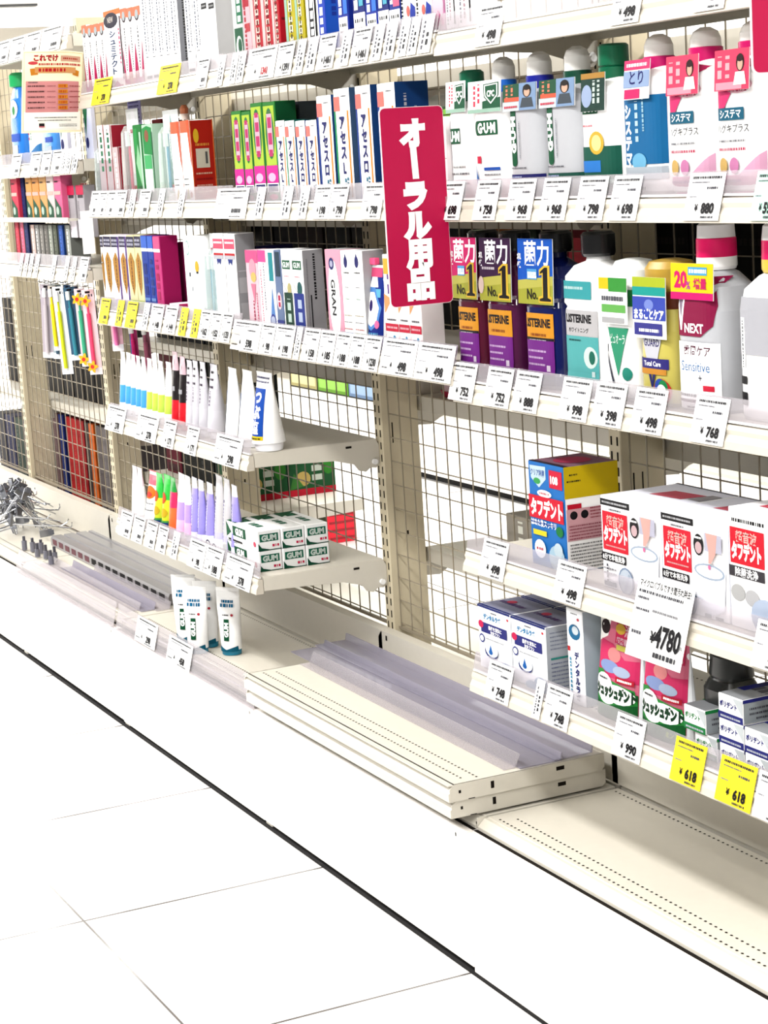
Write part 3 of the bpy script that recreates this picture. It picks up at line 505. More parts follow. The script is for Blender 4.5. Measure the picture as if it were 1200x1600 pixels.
ST = {
 'shum': dict(art=[('e', .5, .9, .34, .085, (70, 50, 60)), ('r', 0, .88, 1, 1, (236, 130, 90)), ('e', .5, .9, .22, .06, (190, 200, 205)), ('p', [(.0, .0), (.35, .0), (.0, .55)], MAG), ('p', [(.6, 0), (1, 0), (1, .6)], MAG), ('dv', .5, .2, .75, .12, FINE), ('e', .5, .05, .4, .04, (220, 30, 150))]),
 'shumW': dict(art=[('r', 0, .93, 1, 1, (240, 130, 60)), ('e', .42, .87, .42, .1, (30, 24, 50)), ('t', 'NEW', .4, .88, .1, (240, 230, 220), .5), ('v', 'シュミテクト', .46, .74, .095, (20, 60, 110), .03, 3.0), ('dv', .85, .3, .75, .06, (220, 60, 120)), ('r', .1, 0, .9, .035, (215, 20, 150)), ('p', [(.25, 0), (.55, .1), (.85, 0)], (215, 20, 150)), ('r', .93, .1, .99, .9, (60, 10, 40))]),
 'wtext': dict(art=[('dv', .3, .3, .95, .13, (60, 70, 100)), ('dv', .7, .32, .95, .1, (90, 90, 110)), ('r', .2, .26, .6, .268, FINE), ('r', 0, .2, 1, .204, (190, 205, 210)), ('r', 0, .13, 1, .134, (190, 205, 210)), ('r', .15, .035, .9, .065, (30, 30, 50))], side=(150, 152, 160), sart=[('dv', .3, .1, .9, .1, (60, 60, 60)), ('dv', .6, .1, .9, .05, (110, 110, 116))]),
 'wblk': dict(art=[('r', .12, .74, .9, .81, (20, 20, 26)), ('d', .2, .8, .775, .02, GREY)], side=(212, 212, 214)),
 'greenC': dict(body=(225, 232, 230), art=[('r', .15, 0, .95, .45, DG), ('e', .55, .22, .3, .14, WHITE), ('e', .62, .24, .2, .09, DG), ('r', .45, .5, 1, 1, (20, 120, 80)), ('dv', .7, .52, .95, .3, (230, 250, 240))]),
 'pinkC': dict(body=(250, 200, 210), art=[('r', .1, .7, .9, .8, (190, 20, 50)), ('r', .3, .4, .9, .5, (200, 60, 70)), ('dv', .3, .1, .9, .2, (190, 20, 50))]),
 'redT': dict(body=(206, 12, 40), art=[('r', 0, 0, .3, 1, (255, 214, 214)), ('r', .38, 0, .46, 1, (250, 170, 170)), ('dv', .62, .02, .98, .3, (255, 236, 220)), ('dv', .62, .02, .98, .16, (110, 0, 20))], sart=[('r', .1, .5, .5, .53, (120, 0, 20))]),
 'yelT': dict(body=(206, 190, 0), art=[('r', 0, 0, .25, 1, (170, 215, 190)), ('dv', .55, .02, .98, .36, (250, 246, 220)), ('dv', .55, .02, .98, .14, (80, 70, 10))]),
 'blkT': dict(body=(24, 24, 26), art=[('r', 0, 0, .3, 1, WHITE), ('dv', .6, .03, .97, .32, WHITE), ('r', .85, 0, .95, 1, WHITE)]),
 'bluT': dict(body=(30, 70, 200), side=(20, 90, 210), art=[('r', 0, 0, .2, 1, WHITE), ('dv', .55, .03, .97, .36, WHITE)], sart=[('dv', .4, .5, .95, .2, (0, 50, 160))]),
 'bluF': dict(body=(20, 50, 170), art=[('r', .1, .06, .9, .46, WHITE), ('d', .18, .85, .34, .05, BLK), ('d', .18, .85, .24, .03, FINE), ('dv', .3, .5, .98, .25, WHITE), ('r', .6, .5, .95, .9, (60, 130, 240))]),
 'bluG': dict(body=(20, 40, 130), art=[('r', .05, .1, 1, .5, WHITE), ('d', .15, .9, .38, .06, BLK), ('d', .15, .9, .26, .03, FINE), ('dv', .3, .55, .98, .3, WHITE), ('r', .55, .6, .9, .95, (90, 190, 220)), ('e', .7, .85, .2, .1, (30, 170, 90))]),
 'bluP': dict(body=(40, 60, 160), art=[('r', 0, .1, 1, .5, WHITE), ('d', .15, .9, .38, .06, BLK), ('r', .4, .55, 1, 1, (246, 110, 150)), ('dv', .25, .6, .95, .25, WHITE)]),
 'wblue': dict(art=[('p', [(.1, 0), (.35, .2), (.55, .05), (.6, 0)], (20, 50, 160)), ('p', [(.5, 0), (.7, .6), (1, .5), (1, 0)], (30, 60, 180)), ('e', .5, .45, .12, .1, (240, 120, 110)), ('dv', .1, .1, .95, .1, BLK)]),
 'pinkX': dict(body=(252, 170, 216), art=[('e', .5, .5, .5, .35, (255, 225, 242)), ('p', [(0, .2), (.5, .4), (1, .2), (1, .1), (0, .1)], (240, 60, 160))]),
 'wclear': dict(body=(240, 236, 240), art=[('dv', .2, .1, .9, .1, (150, 150, 160)), ('r', .75, .1, .85, .9, BLK), ('dv', .45, .2, .9, .1, (200, 160, 170))]),
 'wgreen': dict(body=(236, 232, 230), side=(190, 40, 60), art=[('r', 0, 0, 1, .55, (200, 185, 190)), ('dv', .5, .4, .9, .3, (20, 120, 80)), ('t', 'C', .45, .92, .08, (90, 90, 90)), ('r', .9, 0, 1, 1, (170, 20, 40))]),
 'wpinkS': dict(body=(225, 205, 208), side=(160, 20, 40), art=[('dv', .4, .05, .9, .2, (240, 240, 240)), ('r', .86, 0, 1, 1, (150, 20, 40))]),
 'greenB': dict(body=(10, 130, 50), art=[('r', .1, .62, .5, .95, (30, 160, 70)), ('p', [(.2, .5), (.5, .75), (.8, .5), (.7, .2)], (160, 220, 170)), ('r', .3, 0, .7, .2, (0, 90, 40)), ('r', .75, .1, .95, .9, (200, 235, 210))]),
 'greenW': dict(body=(200, 236, 210), art=[('p', [(.05, .95), (.5, .98), (.95, .95), (.9, .6), (.1, .62)], (20, 150, 70)), ('e', .45, .85, .2, .08, (150, 90, 60)), ('r', .1, .35, .8, .6, (70, 190, 110)), ('r', .1, .12, .8, .42, WHITE), ('r', .1, 0, .9, .12, (30, 170, 80)), ('r', .9, 0, 1, .9, (20, 110, 60))]),
 'orgW': dict(body=WHITE, side=(190, 30, 12), top=(200, 90, 50), art=[('r', .05, .85, 1, 1, (220, 110, 70)), ('p', [(.7, 1), (1, 1), (1, .4), (.9, .5)], (240, 90, 40)), ('d', .1, .6, .27, .015, BLK), ('d', .1, .6, .2, .015, BLK), ('p', [(.25, .02), (.45, .17), (.65, .02)], (240, 230, 60)), ('e', .75, .07, .12, .04, (240, 140, 110)), ('dv', .35, .4, .85, .06, (200, 200, 200))],
    sart=[('r', .2, .4, .78, .64, (225, 215, 195)), ('r', .6, .45, .7, .6, (90, 90, 90)), ('e', .25, .8, .12, .09, (240, 190, 40)), ('d', .2, .8, .69, .03, (240, 150, 60)), ('d', .15, .85, .33, .02, (240, 190, 160)), ('d', .15, .85, .26, .02, (150, 10, 0)), ('d', .15, .85, .18, .02, (240, 180, 160)), ('d', .15, .85, .1, .02, (240, 180, 160)), ('r', 0, 0, .04, 1, (250, 110, 40)), ('r', .96, 0, 1, 1, (250, 110, 40))]),
 'gpink': dict(body=(30, 130, 40), side=(10, 90, 50), art=[('r', .06, .36, .9, .96, (190, 220, 60)), ('e', .5, .68, .34, .26, (20, 120, 60)), ('r', .3, .48, .7, .88, (250, 190, 210)), ('dv', .5, .45, .9, .3, (200, 40, 110)), ('r', .02, .18, .96, .36, (225, 20, 160)), ('e', .45, .24, .3, .045, (255, 200, 235)), ('r', .02, .09, .96, .18, WHITE), ('dv', .5, .095, .17, .8, NAVY), ('e', .5, .04, .35, .03, (240, 60, 130))]),
 'acL': acess((20, 150, 100), (20, 120, 110), 'L'), 'acR': acess((20, 60, 150), (20, 50, 140), 'ロ'), 'acRb': acess((20, 60, 150), (16, 66, 130), 'ロ'), 'acLb': acess((10, 150, 90), (60, 90, 130), 'L'),
 'swb': dict(body=WHITE, art=[('r', 0, .485, 1, .495, FINE), ('r', .5, .8, .72, .95, (160, 190, 40)), ('dv', .2, .6, .95, .06, (220, 90, 120)), ('dv', .85, .55, .95, .08, (80, 90, 120)), ('d', .2, .7, .54, .025, (220, 40, 90)), ('r', .5, .3, .7, .43, (60, 140, 60)), ('dv', .2, .1, .45, .06, (220, 90, 120)), ('d', .2, .7, .07, .025, (220, 40, 90)), ('r', .0, .02, 1, .05, (130, 200, 190))]),
 'goldG': dict(body=(248, 240, 230), art=[('r', 0, .84, 1, .98, (40, 34, 70)), ('d', .1, .9, .93, .03, (210, 210, 230)), ('d', .1, .9, .88, .03, (210, 210, 230)), ('p', [(.1, .68), (.5, .78), (.9, .66), (.8, .35), (.55, .22), (.2, .4)], GOLD), ('dv', .5, .3, .7, .12, (110, 60, 20)), ('r', 0, 0, 1, .16, (190, 184, 180))]),
 'bluM': dict(body=(26, 64, 170), side=(150, 20, 110), art=[('r', .02, .84, .98, .99, (60, 110, 220)), ('r', .02, .8, .98, .84, WHITE), ('dv', .5, .25, .7, .5, (10, 40, 130)), ('r', .1, .17, .9, .21, (110, 150, 220)), ('r', .3, .02, .9, .07, (220, 225, 240))]),
 'magM': dict(body=(214, 50, 130), side=(188, 20, 100), art=[('r', .02, .84, .98, .99, (240, 90, 150)), ('r', .02, .8, .98, .84, WHITE), ('dv', .4, .2, .7, .4, (180, 10, 90)), ('r', .2, .02, .8, .07, (240, 215, 225))]),
 'wfoil': dict(body=(252, 252, 252), art=[('e', .25, .86, .12, .09, (160, 200, 195)), ('e', .25, .86, .09, .07, (235, 245, 245)), ('e', .78, .64, .12, .07, (230, 190, 30)), ('r', .72, .56, .86, .585, BLK), ('r', .28, .52, .36, .57, (60, 60, 80)), ('r', .4, .35, .45, .4, (160, 170, 180)), ('dv', .75, .3, .5, .03, (150, 150, 170))]),
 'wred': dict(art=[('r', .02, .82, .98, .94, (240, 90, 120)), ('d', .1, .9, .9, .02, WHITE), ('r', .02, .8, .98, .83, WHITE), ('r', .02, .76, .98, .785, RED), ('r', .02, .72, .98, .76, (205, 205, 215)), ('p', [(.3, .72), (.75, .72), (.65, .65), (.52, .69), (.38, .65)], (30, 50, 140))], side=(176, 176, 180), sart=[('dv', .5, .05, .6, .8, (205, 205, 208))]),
 'pinkL': dict(body=(252, 214, 226), art=[('r', 0, .85, 1, 1, (240, 90, 150)), ('e', .55, .78, .28, .12, (250, 170, 190)), ('e', .6, .68, .22, .06, (230, 200, 110)), ('p', [(.35, .6), (.75, .6), (.6, .35)], (246, 130, 160)), ('dv', .5, .03, .4, .09, (180, 20, 80)), ('dv', .8, .1, .5, .06, (220, 60, 110))]),
 'pwt': dict(body=(252, 248, 250), art=[('r', 0, .86, 1, 1, (240, 80, 160)), ('dv', .3, .1, .8, .1, (230, 80, 120)), ('dv', .7, .3, .85, .1, (110, 110, 130)), ('r', 0, 0, 1, .14, (0, 130, 140))]),
 'teal': dict(body=(240, 244, 250), art=[('r', .3, .64, .9, .97, (20, 150, 160)), ('p', [(.1, .1), (.9, .1), (.6, .6)], (90, 140, 210)), ('e', .5, .18, .4, .08, (50, 60, 150)), ('e', .5, .18, .3, .055, (200, 210, 240))]),
 'mauve': dict(body=(110, 130, 170), art=[('r', .2, .7, .9, .98, (30, 60, 80)), ('e', .5, .42, .36, .1, (240, 225, 235)), ('dv', .5, .35, .5, .3, (190, 30, 80)), ('r', 0, 0, 1, .2, (60, 70, 150))]),
 'gumG': dict(art=[('r', .1, .78, .9, .88, DG), ('t', 'GUM', .5, .83, .085, (235, 245, 240), .7), ('d', .25, .75, .7, .012, (220, 90, 120)), ('p', [(.05, .62), (.1, .62), (.6, .5), (.55, .5)], (120, 120, 110)), ('e', .72, .56, .2, .07, (200, 190, 130)), ('r', .15, .02, 1, .52, (10, 62, 44)), ('dv', .6, .08, .45, .34, (200, 225, 215)), ('r', .3, 0, .98, .07, WHITE)]),
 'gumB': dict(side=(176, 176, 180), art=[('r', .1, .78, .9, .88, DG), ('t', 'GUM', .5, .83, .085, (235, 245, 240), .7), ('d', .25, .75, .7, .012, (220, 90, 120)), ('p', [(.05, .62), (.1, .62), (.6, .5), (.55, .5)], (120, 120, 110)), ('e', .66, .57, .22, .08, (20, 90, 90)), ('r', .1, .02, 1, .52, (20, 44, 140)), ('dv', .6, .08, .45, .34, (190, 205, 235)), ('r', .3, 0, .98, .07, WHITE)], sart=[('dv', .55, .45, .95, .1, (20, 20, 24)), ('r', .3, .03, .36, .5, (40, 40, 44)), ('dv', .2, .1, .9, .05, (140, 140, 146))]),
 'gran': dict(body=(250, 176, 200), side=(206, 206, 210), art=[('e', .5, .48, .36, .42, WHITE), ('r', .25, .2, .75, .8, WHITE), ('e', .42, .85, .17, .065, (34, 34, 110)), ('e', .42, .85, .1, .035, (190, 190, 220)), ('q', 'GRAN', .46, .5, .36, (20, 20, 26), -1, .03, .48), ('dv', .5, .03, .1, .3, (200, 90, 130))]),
 'wdrop': dict(art=[('e', .5, .88, .18, .06, (34, 34, 110)), ('p', [(.35, .9), (.5, .97), (.65, .9)], (34, 34, 110)), ('d', .25, .8, .77, .015, BLK), ('d', .3, .7, .62, .01, FINE), ('d', .3, .7, .5, .01, (100, 150, 120)), ('d', .1, .9, .33, .012, (150, 130, 80)), ('d', .1, .9, .26, .012, FINE), ('d', .1, .9, .19, .014, (200, 90, 90)), ('r', .02, .09, 1, .15, (60, 160, 220))]),
 'pkw': dict(body=(252, 246, 246), art=[('r', .05, .8, .95, .96, (246, 190, 60)), ('dv', .5, .6, .8, .4, (90, 50, 140)), ('p', [(0, .6), (.6, .55), (0, .4)], (246, 170, 110)), ('d', .15, .85, .34, .02, FINE), ('r', 0, .22, 1, .3, (210, 20, 60)), ('d', .1, .9, .26, .02, (250, 200, 210)), ('e', .5, .13, .42, .075, (255, 255, 255)), ('p', [(0, 0), (1, 0), (1, .2), (.95, .1), (.5, .03), (.05, .1), (0, .2)], (230, 30, 90)), ('r', .2, .1, .5, .16, (60, 90, 150)), ('e', .68, .13, .14, .055, (70, 160, 210))]),
}
ST['goldP'] = dict(ST['goldG'], art=ST['goldG']['art'][:5]+[('r', 0, .03, 1, .15, (120, 60, 180)), ('r', .85, 0, 1, .98, (80, 40, 140)), ('r', .2, 0, .35, .05, NAVY)])
ST['goldP']['body'] = (244, 228, 246)
ST['goldY'] = dict(ST['goldG'], body=(250, 244, 190), art=ST['goldG']['art'][:5]+[('r', 0, .03, 1, .16, (170, 200, 0)), ('r', .3, 0, .42, .05, BLK)])
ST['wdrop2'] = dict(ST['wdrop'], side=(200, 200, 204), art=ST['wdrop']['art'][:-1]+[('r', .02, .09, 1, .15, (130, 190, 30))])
NAMES = {
 'shum': ('slim white carton with orange oval top and magenta foot', 'toothpaste_carton'), 'shumW': ('broad white carton with black oval and vertical katakana lettering', 'toothpaste_carton'),
 'wtext': ('plain white carton with black fine print', 'toothpaste_carton'), 'wblk': ('white carton with one black label square', 'toothpaste_carton'), 'greenC': ('white and green carton with a white circle', 'toothpaste_carton'),
 'pinkC': ('pale pink carton beside the red cartons', 'toothpaste_carton'), 'redT': ('red and white striped upright carton', 'toothpaste_carton'), 'yelT': ('yellow upright carton', 'toothpaste_carton'), 'blkT': ('black and white upright carton', 'toothpaste_carton'), 'bluT': ('bright blue carton with white lettering strip', 'toothpaste_carton'),
 'bluF': ('blue carton with white lower panel', 'toothbrush_pack'), 'bluG': ('dark blue carton with green spot', 'toothbrush_pack'), 'bluP': ('blue carton with pink corner', 'toothbrush_pack'), 'wblue': ('white carton with blue waves', 'toothbrush_pack'), 'pinkX': ('pale pink carton', 'toothbrush_pack'), 'wclear': ('whitish narrow pack with black bar', 'toothbrush_pack'),
 'wgreen': ('white carton with green lettering and red edge', 'toothpaste_carton'), 'wpinkS': ('short pale pink carton with red edge', 'toothpaste_carton'), 'greenB': ('dark green carton', 'toothpaste_carton'), 'greenW': ('light green carton with white panel', 'toothpaste_carton'), 'orgW': ('white carton with orange-red side', 'toothpaste_carton'),
 'gpink': ('green carton with magenta band', 'toothpaste_carton'), 'acL': ('short white carton with katakana and green edge', 'toothpaste_carton'), 'acR': ('short white carton with katakana and blue edge', 'toothpaste_carton'), 'acRb': ('tall white carton with katakana and blue side', 'toothpaste_carton'), 'acLb': ('tall white carton with katakana and green edge', 'toothpaste_carton'),
 'swb': ('pair of small white boxes taped in one stack, right of the red sign', 'small_carton'), 'goldG': ('carton with gold feather and grey foot', 'toothpaste_carton'), 'goldP': ('carton with gold feather and purple foot', 'toothpaste_carton'), 'goldY': ('carton with gold feather and lime foot', 'toothpaste_carton'), 'bluM': ('royal blue carton', 'toothpaste_carton'), 'magM': ('magenta carton', 'toothpaste_carton'),
 'wfoil': ('white carton with yellow oval', 'toothpaste_carton'), 'wred': ('white carton with red header band', 'toothpaste_carton'), 'pinkL': ('pink carton with a face-like gold spot', 'toothpaste_carton'), 'pwt': ('white carton with pink top and teal foot', 'toothpaste_carton'), 'teal': ('white and teal carton with blue oval', 'toothpaste_carton'), 'mauve': ('grey-blue carton with red letter oval', 'toothpaste_carton'),
 'gumG': ('white carton with green lower half', 'toothpaste_carton'), 'gumB': ('white carton with blue lower half and grey side', 'toothpaste_carton'), 'gran': ('pink and white carton with black letters running down', 'toothpaste_carton'), 'wdrop': ('white carton with navy drop and blue foot', 'toothpaste_carton'), 'wdrop2': ('white carton with navy drop and green foot', 'toothpaste_carton'), 'pkw': ('white and crimson carton below the red sign', 'toothpaste_carton'),
 'tubeB': ('upright white toothpaste tube with blue lower band', 'toothpaste_tube'), 'tubeG': ('upright white toothpaste tube with lime lower band', 'toothpaste_tube'), 'tubeR': ('upright black and red toothpaste tube', 'toothpaste_tube'), 'tubeS': ('upright silver-grey toothpaste tube with purple stripe', 'toothpaste_tube'), 'tubeW': ('upright plain white toothpaste tube with blue edge', 'toothpaste_tube'), 'tubeT': ('upright white toothpaste tube with blue label and white kana', 'toothpaste_tube'),
 'tw': ('small white toothpaste tube', 'toothpaste_tube'), 'tp': ('white and coral children toothpaste tube with orange fruit', 'toothpaste_tube'), 'tg': ('green and yellow toothpaste tube', 'toothpaste_tube'), 'tr': ('red and orange toothpaste tube with green top', 'toothpaste_tube'), 'tv': ('white to violet toothpaste tube', 'toothpaste_tube'), 'tl': ('lilac toothpaste tube', 'toothpaste_tube'), 'tgr': ('grey toothpaste tube', 'toothpaste_tube'),
 'blist': ('blue and white blister pack', 'blister_pack'), 'rwblist': ('red and white blister pack sticking up', 'blister_pack'), 'clearB': ('clear green-tinted blister pack', 'blister_pack'), 'lbl': ('pale blue blister pack with clear top', 'blister_pack'),
}
WHR = {'row1L': 'top shelf', 'row2L': 'second shelf', 'row2R': 'second shelf', 'row3L': 'third shelf', 'row3R': 'third shelf', 'row4L': 'short shelf', 'row5L': 'lowest short shelf'}
# squeeze tubes stand on their caps; the crimp at the top is flat
TB = {
 'tubeB': (WHITE, [(.2, (255, 255, 255)), (.46, (70, 160, 235)), (1, WHITE)], 'x'), 'tubeG': (WHITE, [(.2, WHITE), (.46, (190, 220, 80)), (1, WHITE)], 'x'), 'tubeR': (BLK, [(.12, (230, 220, 224)), (.36, (215, 16, 34)), (.8, (20, 12, 16)), (1, (200, 170, 180))], 'x'),
 'tubeS': ((198, 196, 206), [(.36, (206, 204, 212)), (.41, (80, 40, 120)), (1, (200, 198, 206))], 'x'), 'tubeW': (WHITE, None, 'x'), 'tubeT': (WHITE, None, 'x'),
 'tw': (WHITE, [(.7, WHITE), (1, (226, 220, 230))], 'x'), 'tp': (WHITE, [(.75, WHITE), (1, (240, 90, 110))], 'x'), 'tg': ((40, 170, 50), [(.2, (60, 150, 60)), (.6, (205, 220, 40)), (1, (40, 180, 60))], 'x'), 'tr': ((225, 40, 90), [(.15, (40, 50, 130)), (.45, (240, 110, 50)), (.8, (230, 30, 90)), (1, (20, 140, 50))], 'x'), 'tv': (WHITE, [(.3, (240, 190, 230)), (.55, (180, 150, 240)), (.62, (80, 120, 210)), (1, WHITE)], 'x'), 'tl': ((160, 150, 225), [(.2, (230, 226, 250)), (.85, (150, 140, 220)), (1, (240, 238, 250))], 'x'), 'tgr': ((196, 194, 200), [(.3, (190, 186, 216)), (1, (196, 194, 198))], 'x')}
def tube_obj(style, x, y, z, w, h):
    col, bands, ax = TB[style]; root = empty(NAMES[style][1], (x, y, z), {'tubeT': 0, 'tp': 0, 'tg': -.05, 'tw': -.05}.get(style, -.1)); b = MB(); n = 9; secs = []; r = min(w*.44, .02) if ax == 'y' else w*.40; W2 = .026 if ax == 'y' else w*.48
    for i in range(n+1):
        t = i/n; zz = .016+(h-.016-.008)*t; th = r*(1-t)**.75+.0012; wd = r+(W2-r)*min(1, t*1.3)
        secs.append((zz, th, wd, 2) if ax == 'y' else (zz, wd, th, 2))
    top = secs[-1]; secs.append((h, top[1], top[2], 8))
    bd = [(zt*h, M(c, .35)) for zt, c in bands] if bands else None
    yc = max(r, .0)+.002 if ax == 'x' else W2+.002
    b.loft(secs, M(col, .35), 20, cy=yc, bands=bd)
    def P(u, v, l):
        zz = v*h; k = min(max((zz-secs[0][0])/(h-.008-secs[0][0]), 0), 1); th = r*(1-k)**.75+.0012; wd = r+(W2-r)*min(1, k*1.3)
        xx = (u-.5)*w
        if ax == 'x': return (xx, yc-th*math.sqrt(max(0, 1-(xx/wd)**2))-l-.0004, zz)
        return (xx, yc-wd*math.sqrt(max(0, 1-(xx/max(th, .001))**2))-l-.0004, zz)
    def PX(u, v, l):
        if ax == 'x': return P(.14+.72*u, v, l)
        return PX_(u, v, l)
    def PX_(u, v, l):                                         # the broad side seen from the right
        zz = v*h; k = min(max((zz-secs[0][0])/(h-.008-secs[0][0]), 0), 1); th = r*(1-k)**.75+.0012; wd = r+(W2-r)*min(1, k*1.3); yy = (u-.5)*2*wd*.9
        return (th*math.sqrt(max(0, 1-(yy/wd)**2))+l+.0004, yc+yy, zz)
    if style == 'tubeT':
        b.art(P, w, h, [('d', .12, .88, .93, .022, NAVY), ('d', .12, .88, .88, .022, NAVY), ('r', .2, .2, .8, .8, BLUE), ('r', .2, .15, .8, .2, YEL), ('v', 'つぶ塩', .5, .78, .19, WHITE, .05, 1.0), ('d', .25, .75, .17, .02, BLK)], 6)
    if style == 'tubeW':
        b.art(PX, .05, h, [('r', .05, .12, .3, .7, (70, 120, 200)), ('r', .05, .12, .3, .17, YEL)], 3)
    if style == 'tubeS':
        b.art(PX, .05, h, [('d', .3, .9, .8, .03, (40, 20, 40)), ('d', .3, .9, .7, .03, (60, 40, 70)), ('r', .4, .88, .8, .91, BLK), ('dv', .6, .45, .65, .1, (90, 60, 110))], 3)
    if style == 'tubeB' or style == 'tubeG':
        b.art(PX, .05, h, [('dv', .5, .5, .7, .08, (90, 90, 130)), ('d', .3, .8, .06, .02, (60, 60, 90))], 2)
    if style == 'tubeR':
        b.art(PX, .05, h, [('r', .2, .5, .9, .56, (190, 190, 196)), ('r', .3, .83, .7, .9, (240, 230, 235)), ('d', .2, .9, .07, .03, BLK)], 3)
    if style == 'tp':
        b.art(P, w, h, [('e', .5, .62, .36, .12, (240, 130, 30)), ('e', .5, .58, .2, .05, (240, 60, 50)), ('r', .1, .93, .9, .99, WHITE), ('d', .2, .8, .42, .02, FINE), ('d', .2, .8, .3, .02, FINE)], 6)
    if style == 'tg':
        b.art(P, w, h, [('e', .45, .6, .3, .1, (235, 90, 40)), ('e', .6, .35, .25, .08, (240, 200, 40)), ('r', .15, .1, .85, .18, (30, 60, 140))], 6)
    if style in ('tl', 'tgr'):
        b.art(PX, .05, h, [('dv', .4, .2, .75, .14, (90, 70, 170)), ('dv', .6, .3, .7, .08, (240, 240, 250))], 3)
    b.build('tube_body', root, smooth=True)
    c = MB(); c.loft([(0, r*.8, r*.8, 2), (.001, r*.84, r*.84, 2), (.015, r*.88, r*.88, 2), (.0165, r*.8, r*.8, 2)], M((245, 245, 248) if style != 'tubeR' else (190, 20, 30), .3), 18, cy=yc); c.build('cap', root, smooth=True)
    return root
def blister_obj(style, x, y, z, w, h):
    root = empty(NAMES[style][1], (x, y, z), 0)
    art = {'blist': [('r', 0, .1, 1, .85, (70, 70, 170)), ('dv', .5, .2, .8, .4, (220, 225, 250)), ('r', 0, .8, 1, 1, (250, 190, 200)), ('r', 0, 0, 1, .1, WHITE)], 'rwblist': [('p', [(.1, .98), (.35, .86), (.5, .99), (.7, .97), (1, .75), (1, .7), (0, .7)], (240, 240, 244)), ('r', .15, .3, .6, .7, WHITE), ('r', .6, .5, 1, .74, (235, 240, 244)), ('r', .0, .12, .6, .17, (230, 20, 50)), ('r', .1, 0, .6, .12, (225, 30, 60)), ('r', 0, .0, .1, .3, (190, 20, 50)), ('r', .6, 0, .95, .5, (214, 232, 226)), ('r', .3, .74, .9, .78, (220, 40, 90))],
           'clearB': [('r', .1, .08, .9, .2, (40, 150, 100)), ('e', .5, .14, .3, .04, (220, 80, 90)), ('p', [(.3, .2), (.7, .2), (.8, .6), (.5, .95), (.35, .6)], (160, 200, 196)), ('dv', .45, .3, .8, .1, (90, 150, 140))], 'lbl': [('p', [(.1, .2), (.9, .2), (.9, .8), (.5, .9), (.1, .8)], (180, 216, 235)), ('d', .1, .9, .82, .03, RED), ('r', .3, .3, .8, .42, (120, 170, 215)), ('r', 0, 0, 1, .25, WHITE)]}[style]
    b = MB(); hh = h*(.86 if style in ('rwblist', 'lbl') else .97); b.box(-w/2, .022, 0, w/2, .0235, h, M((236, 240, 240)), ch=.0004); b.art(lambda u, v, l: (-w/2+u*w, .022-l, v*h), w, h, art); b.build('backing_card', root)
    s = MB(); s.loft([(.01, w*.38, .012, 4), (.018, w*.42, .016, 4), (h*.45, w*.4, .015, 4), (h*.75, w*.34, .014, 3), (h*.82, w*.2, .006, 3)], BLISTER, 16, cy=.012); s.build('clear_dome', root, smooth=True)
    q = MB(); q.tube([(0, .012, .02), (0, .012, h*.6), (0.002, .012, h*.74)], .0035, M((90, 160, 190) if style != 'rwblist' else (230, 90, 120), .3)); q.box(-.005, .004, h*.6, .005, .012, h*.76, M(WHITE)); q.build('toothbrush', root)
    return root
BOT = {'gum1', 'gum2', 'gum3', 'gum4', 'gum6', 'sys', 'pink', 'lisM', 'lisP', 'lisB', 'lisW', 'pureG', 'gold', 'next', 'wbig', 'pouch'}
def surf(row, x):
    L = {'row1L': (1.499, 1.497), 'row2L': (1.250, 1.246), 'row3L': (1.003, .992)}
    if row in L: return L[row][0 if x < -.9 else 1]+.0004
    return {'row4L': .753, 'row5L': .503, 'row2R': 1.245, 'row3R': .968}[row]+.0004
cache = {}
GR = {'toothpaste_carton': 'cartons', 'toothbrush_pack': 'slim packs', 'small_carton': 'cartons', 'toothpaste_tube': 'tubes', 'blister_pack': 'blister packs'}
for row, items in ITEMS.items():
    cnt = {}
    for st, *_ in items: cnt[st] = cnt.get(st, 0)+1
    seen = {}
    for st, a, c, h in items:
        if st in BOT: continue
        i = seen.get(st, 0); seen[st] = i+1; n = cnt[st]
        a = max(a, -1.795)
        if st == 'shum' and i == 0: c = max(c, a+.03)
        w = (c-a)*.985; x = (a+c)/2
        if x < -.9 and c > -.905: x -= .004
        z = surf(row, x); lim = {'row1L': .3, 'row2L': 1.468-z, 'row3L': 1.2-z, 'row4L': .22, 'row5L': .2}.get(row, .2)
        h = min(h, lim-.004)
        desc, nm = NAMES[st]; lb = desc if n == 1 else desc+', '+pos(i, n)
        lb += ', '+WHR[row] if len((lb+' '+WHR[row]).split()) <= 16 else ''
        y = .042 if row not in ('row4L', 'row5L') else .045
        if nm == 'toothpaste_tube': o = tube_obj(st, x, y, z, w, h)
        elif nm == 'blister_pack': o = blister_obj(st, x, y, z, w, h)
        else:
            d = {'orgW': .05, 'wfoil': .05, 'swb': .04, 'wtext': .045, 'wblk': .04, 'acLb': .055, 'acRb': .055}.get(st, .042)
            if st in ('acRb',) and i == n-1: d = .06
            k = (st, i == n-1)
            if k in cache:
                o0, w0, h0 = cache[k]; o = o0.copy(); COL.objects.link(o); o.scale = (w/w0, 1, h/h0)
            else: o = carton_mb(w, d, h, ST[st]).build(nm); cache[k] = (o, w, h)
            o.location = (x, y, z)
        tag(o, lb, {'toothpaste_carton': 'carton', 'toothbrush_pack': 'carton', 'small_carton': 'carton', 'toothpaste_tube': 'tube', 'blister_pack': 'blister pack'}[nm], (GR[nm]+' on the '+WHR[row]))
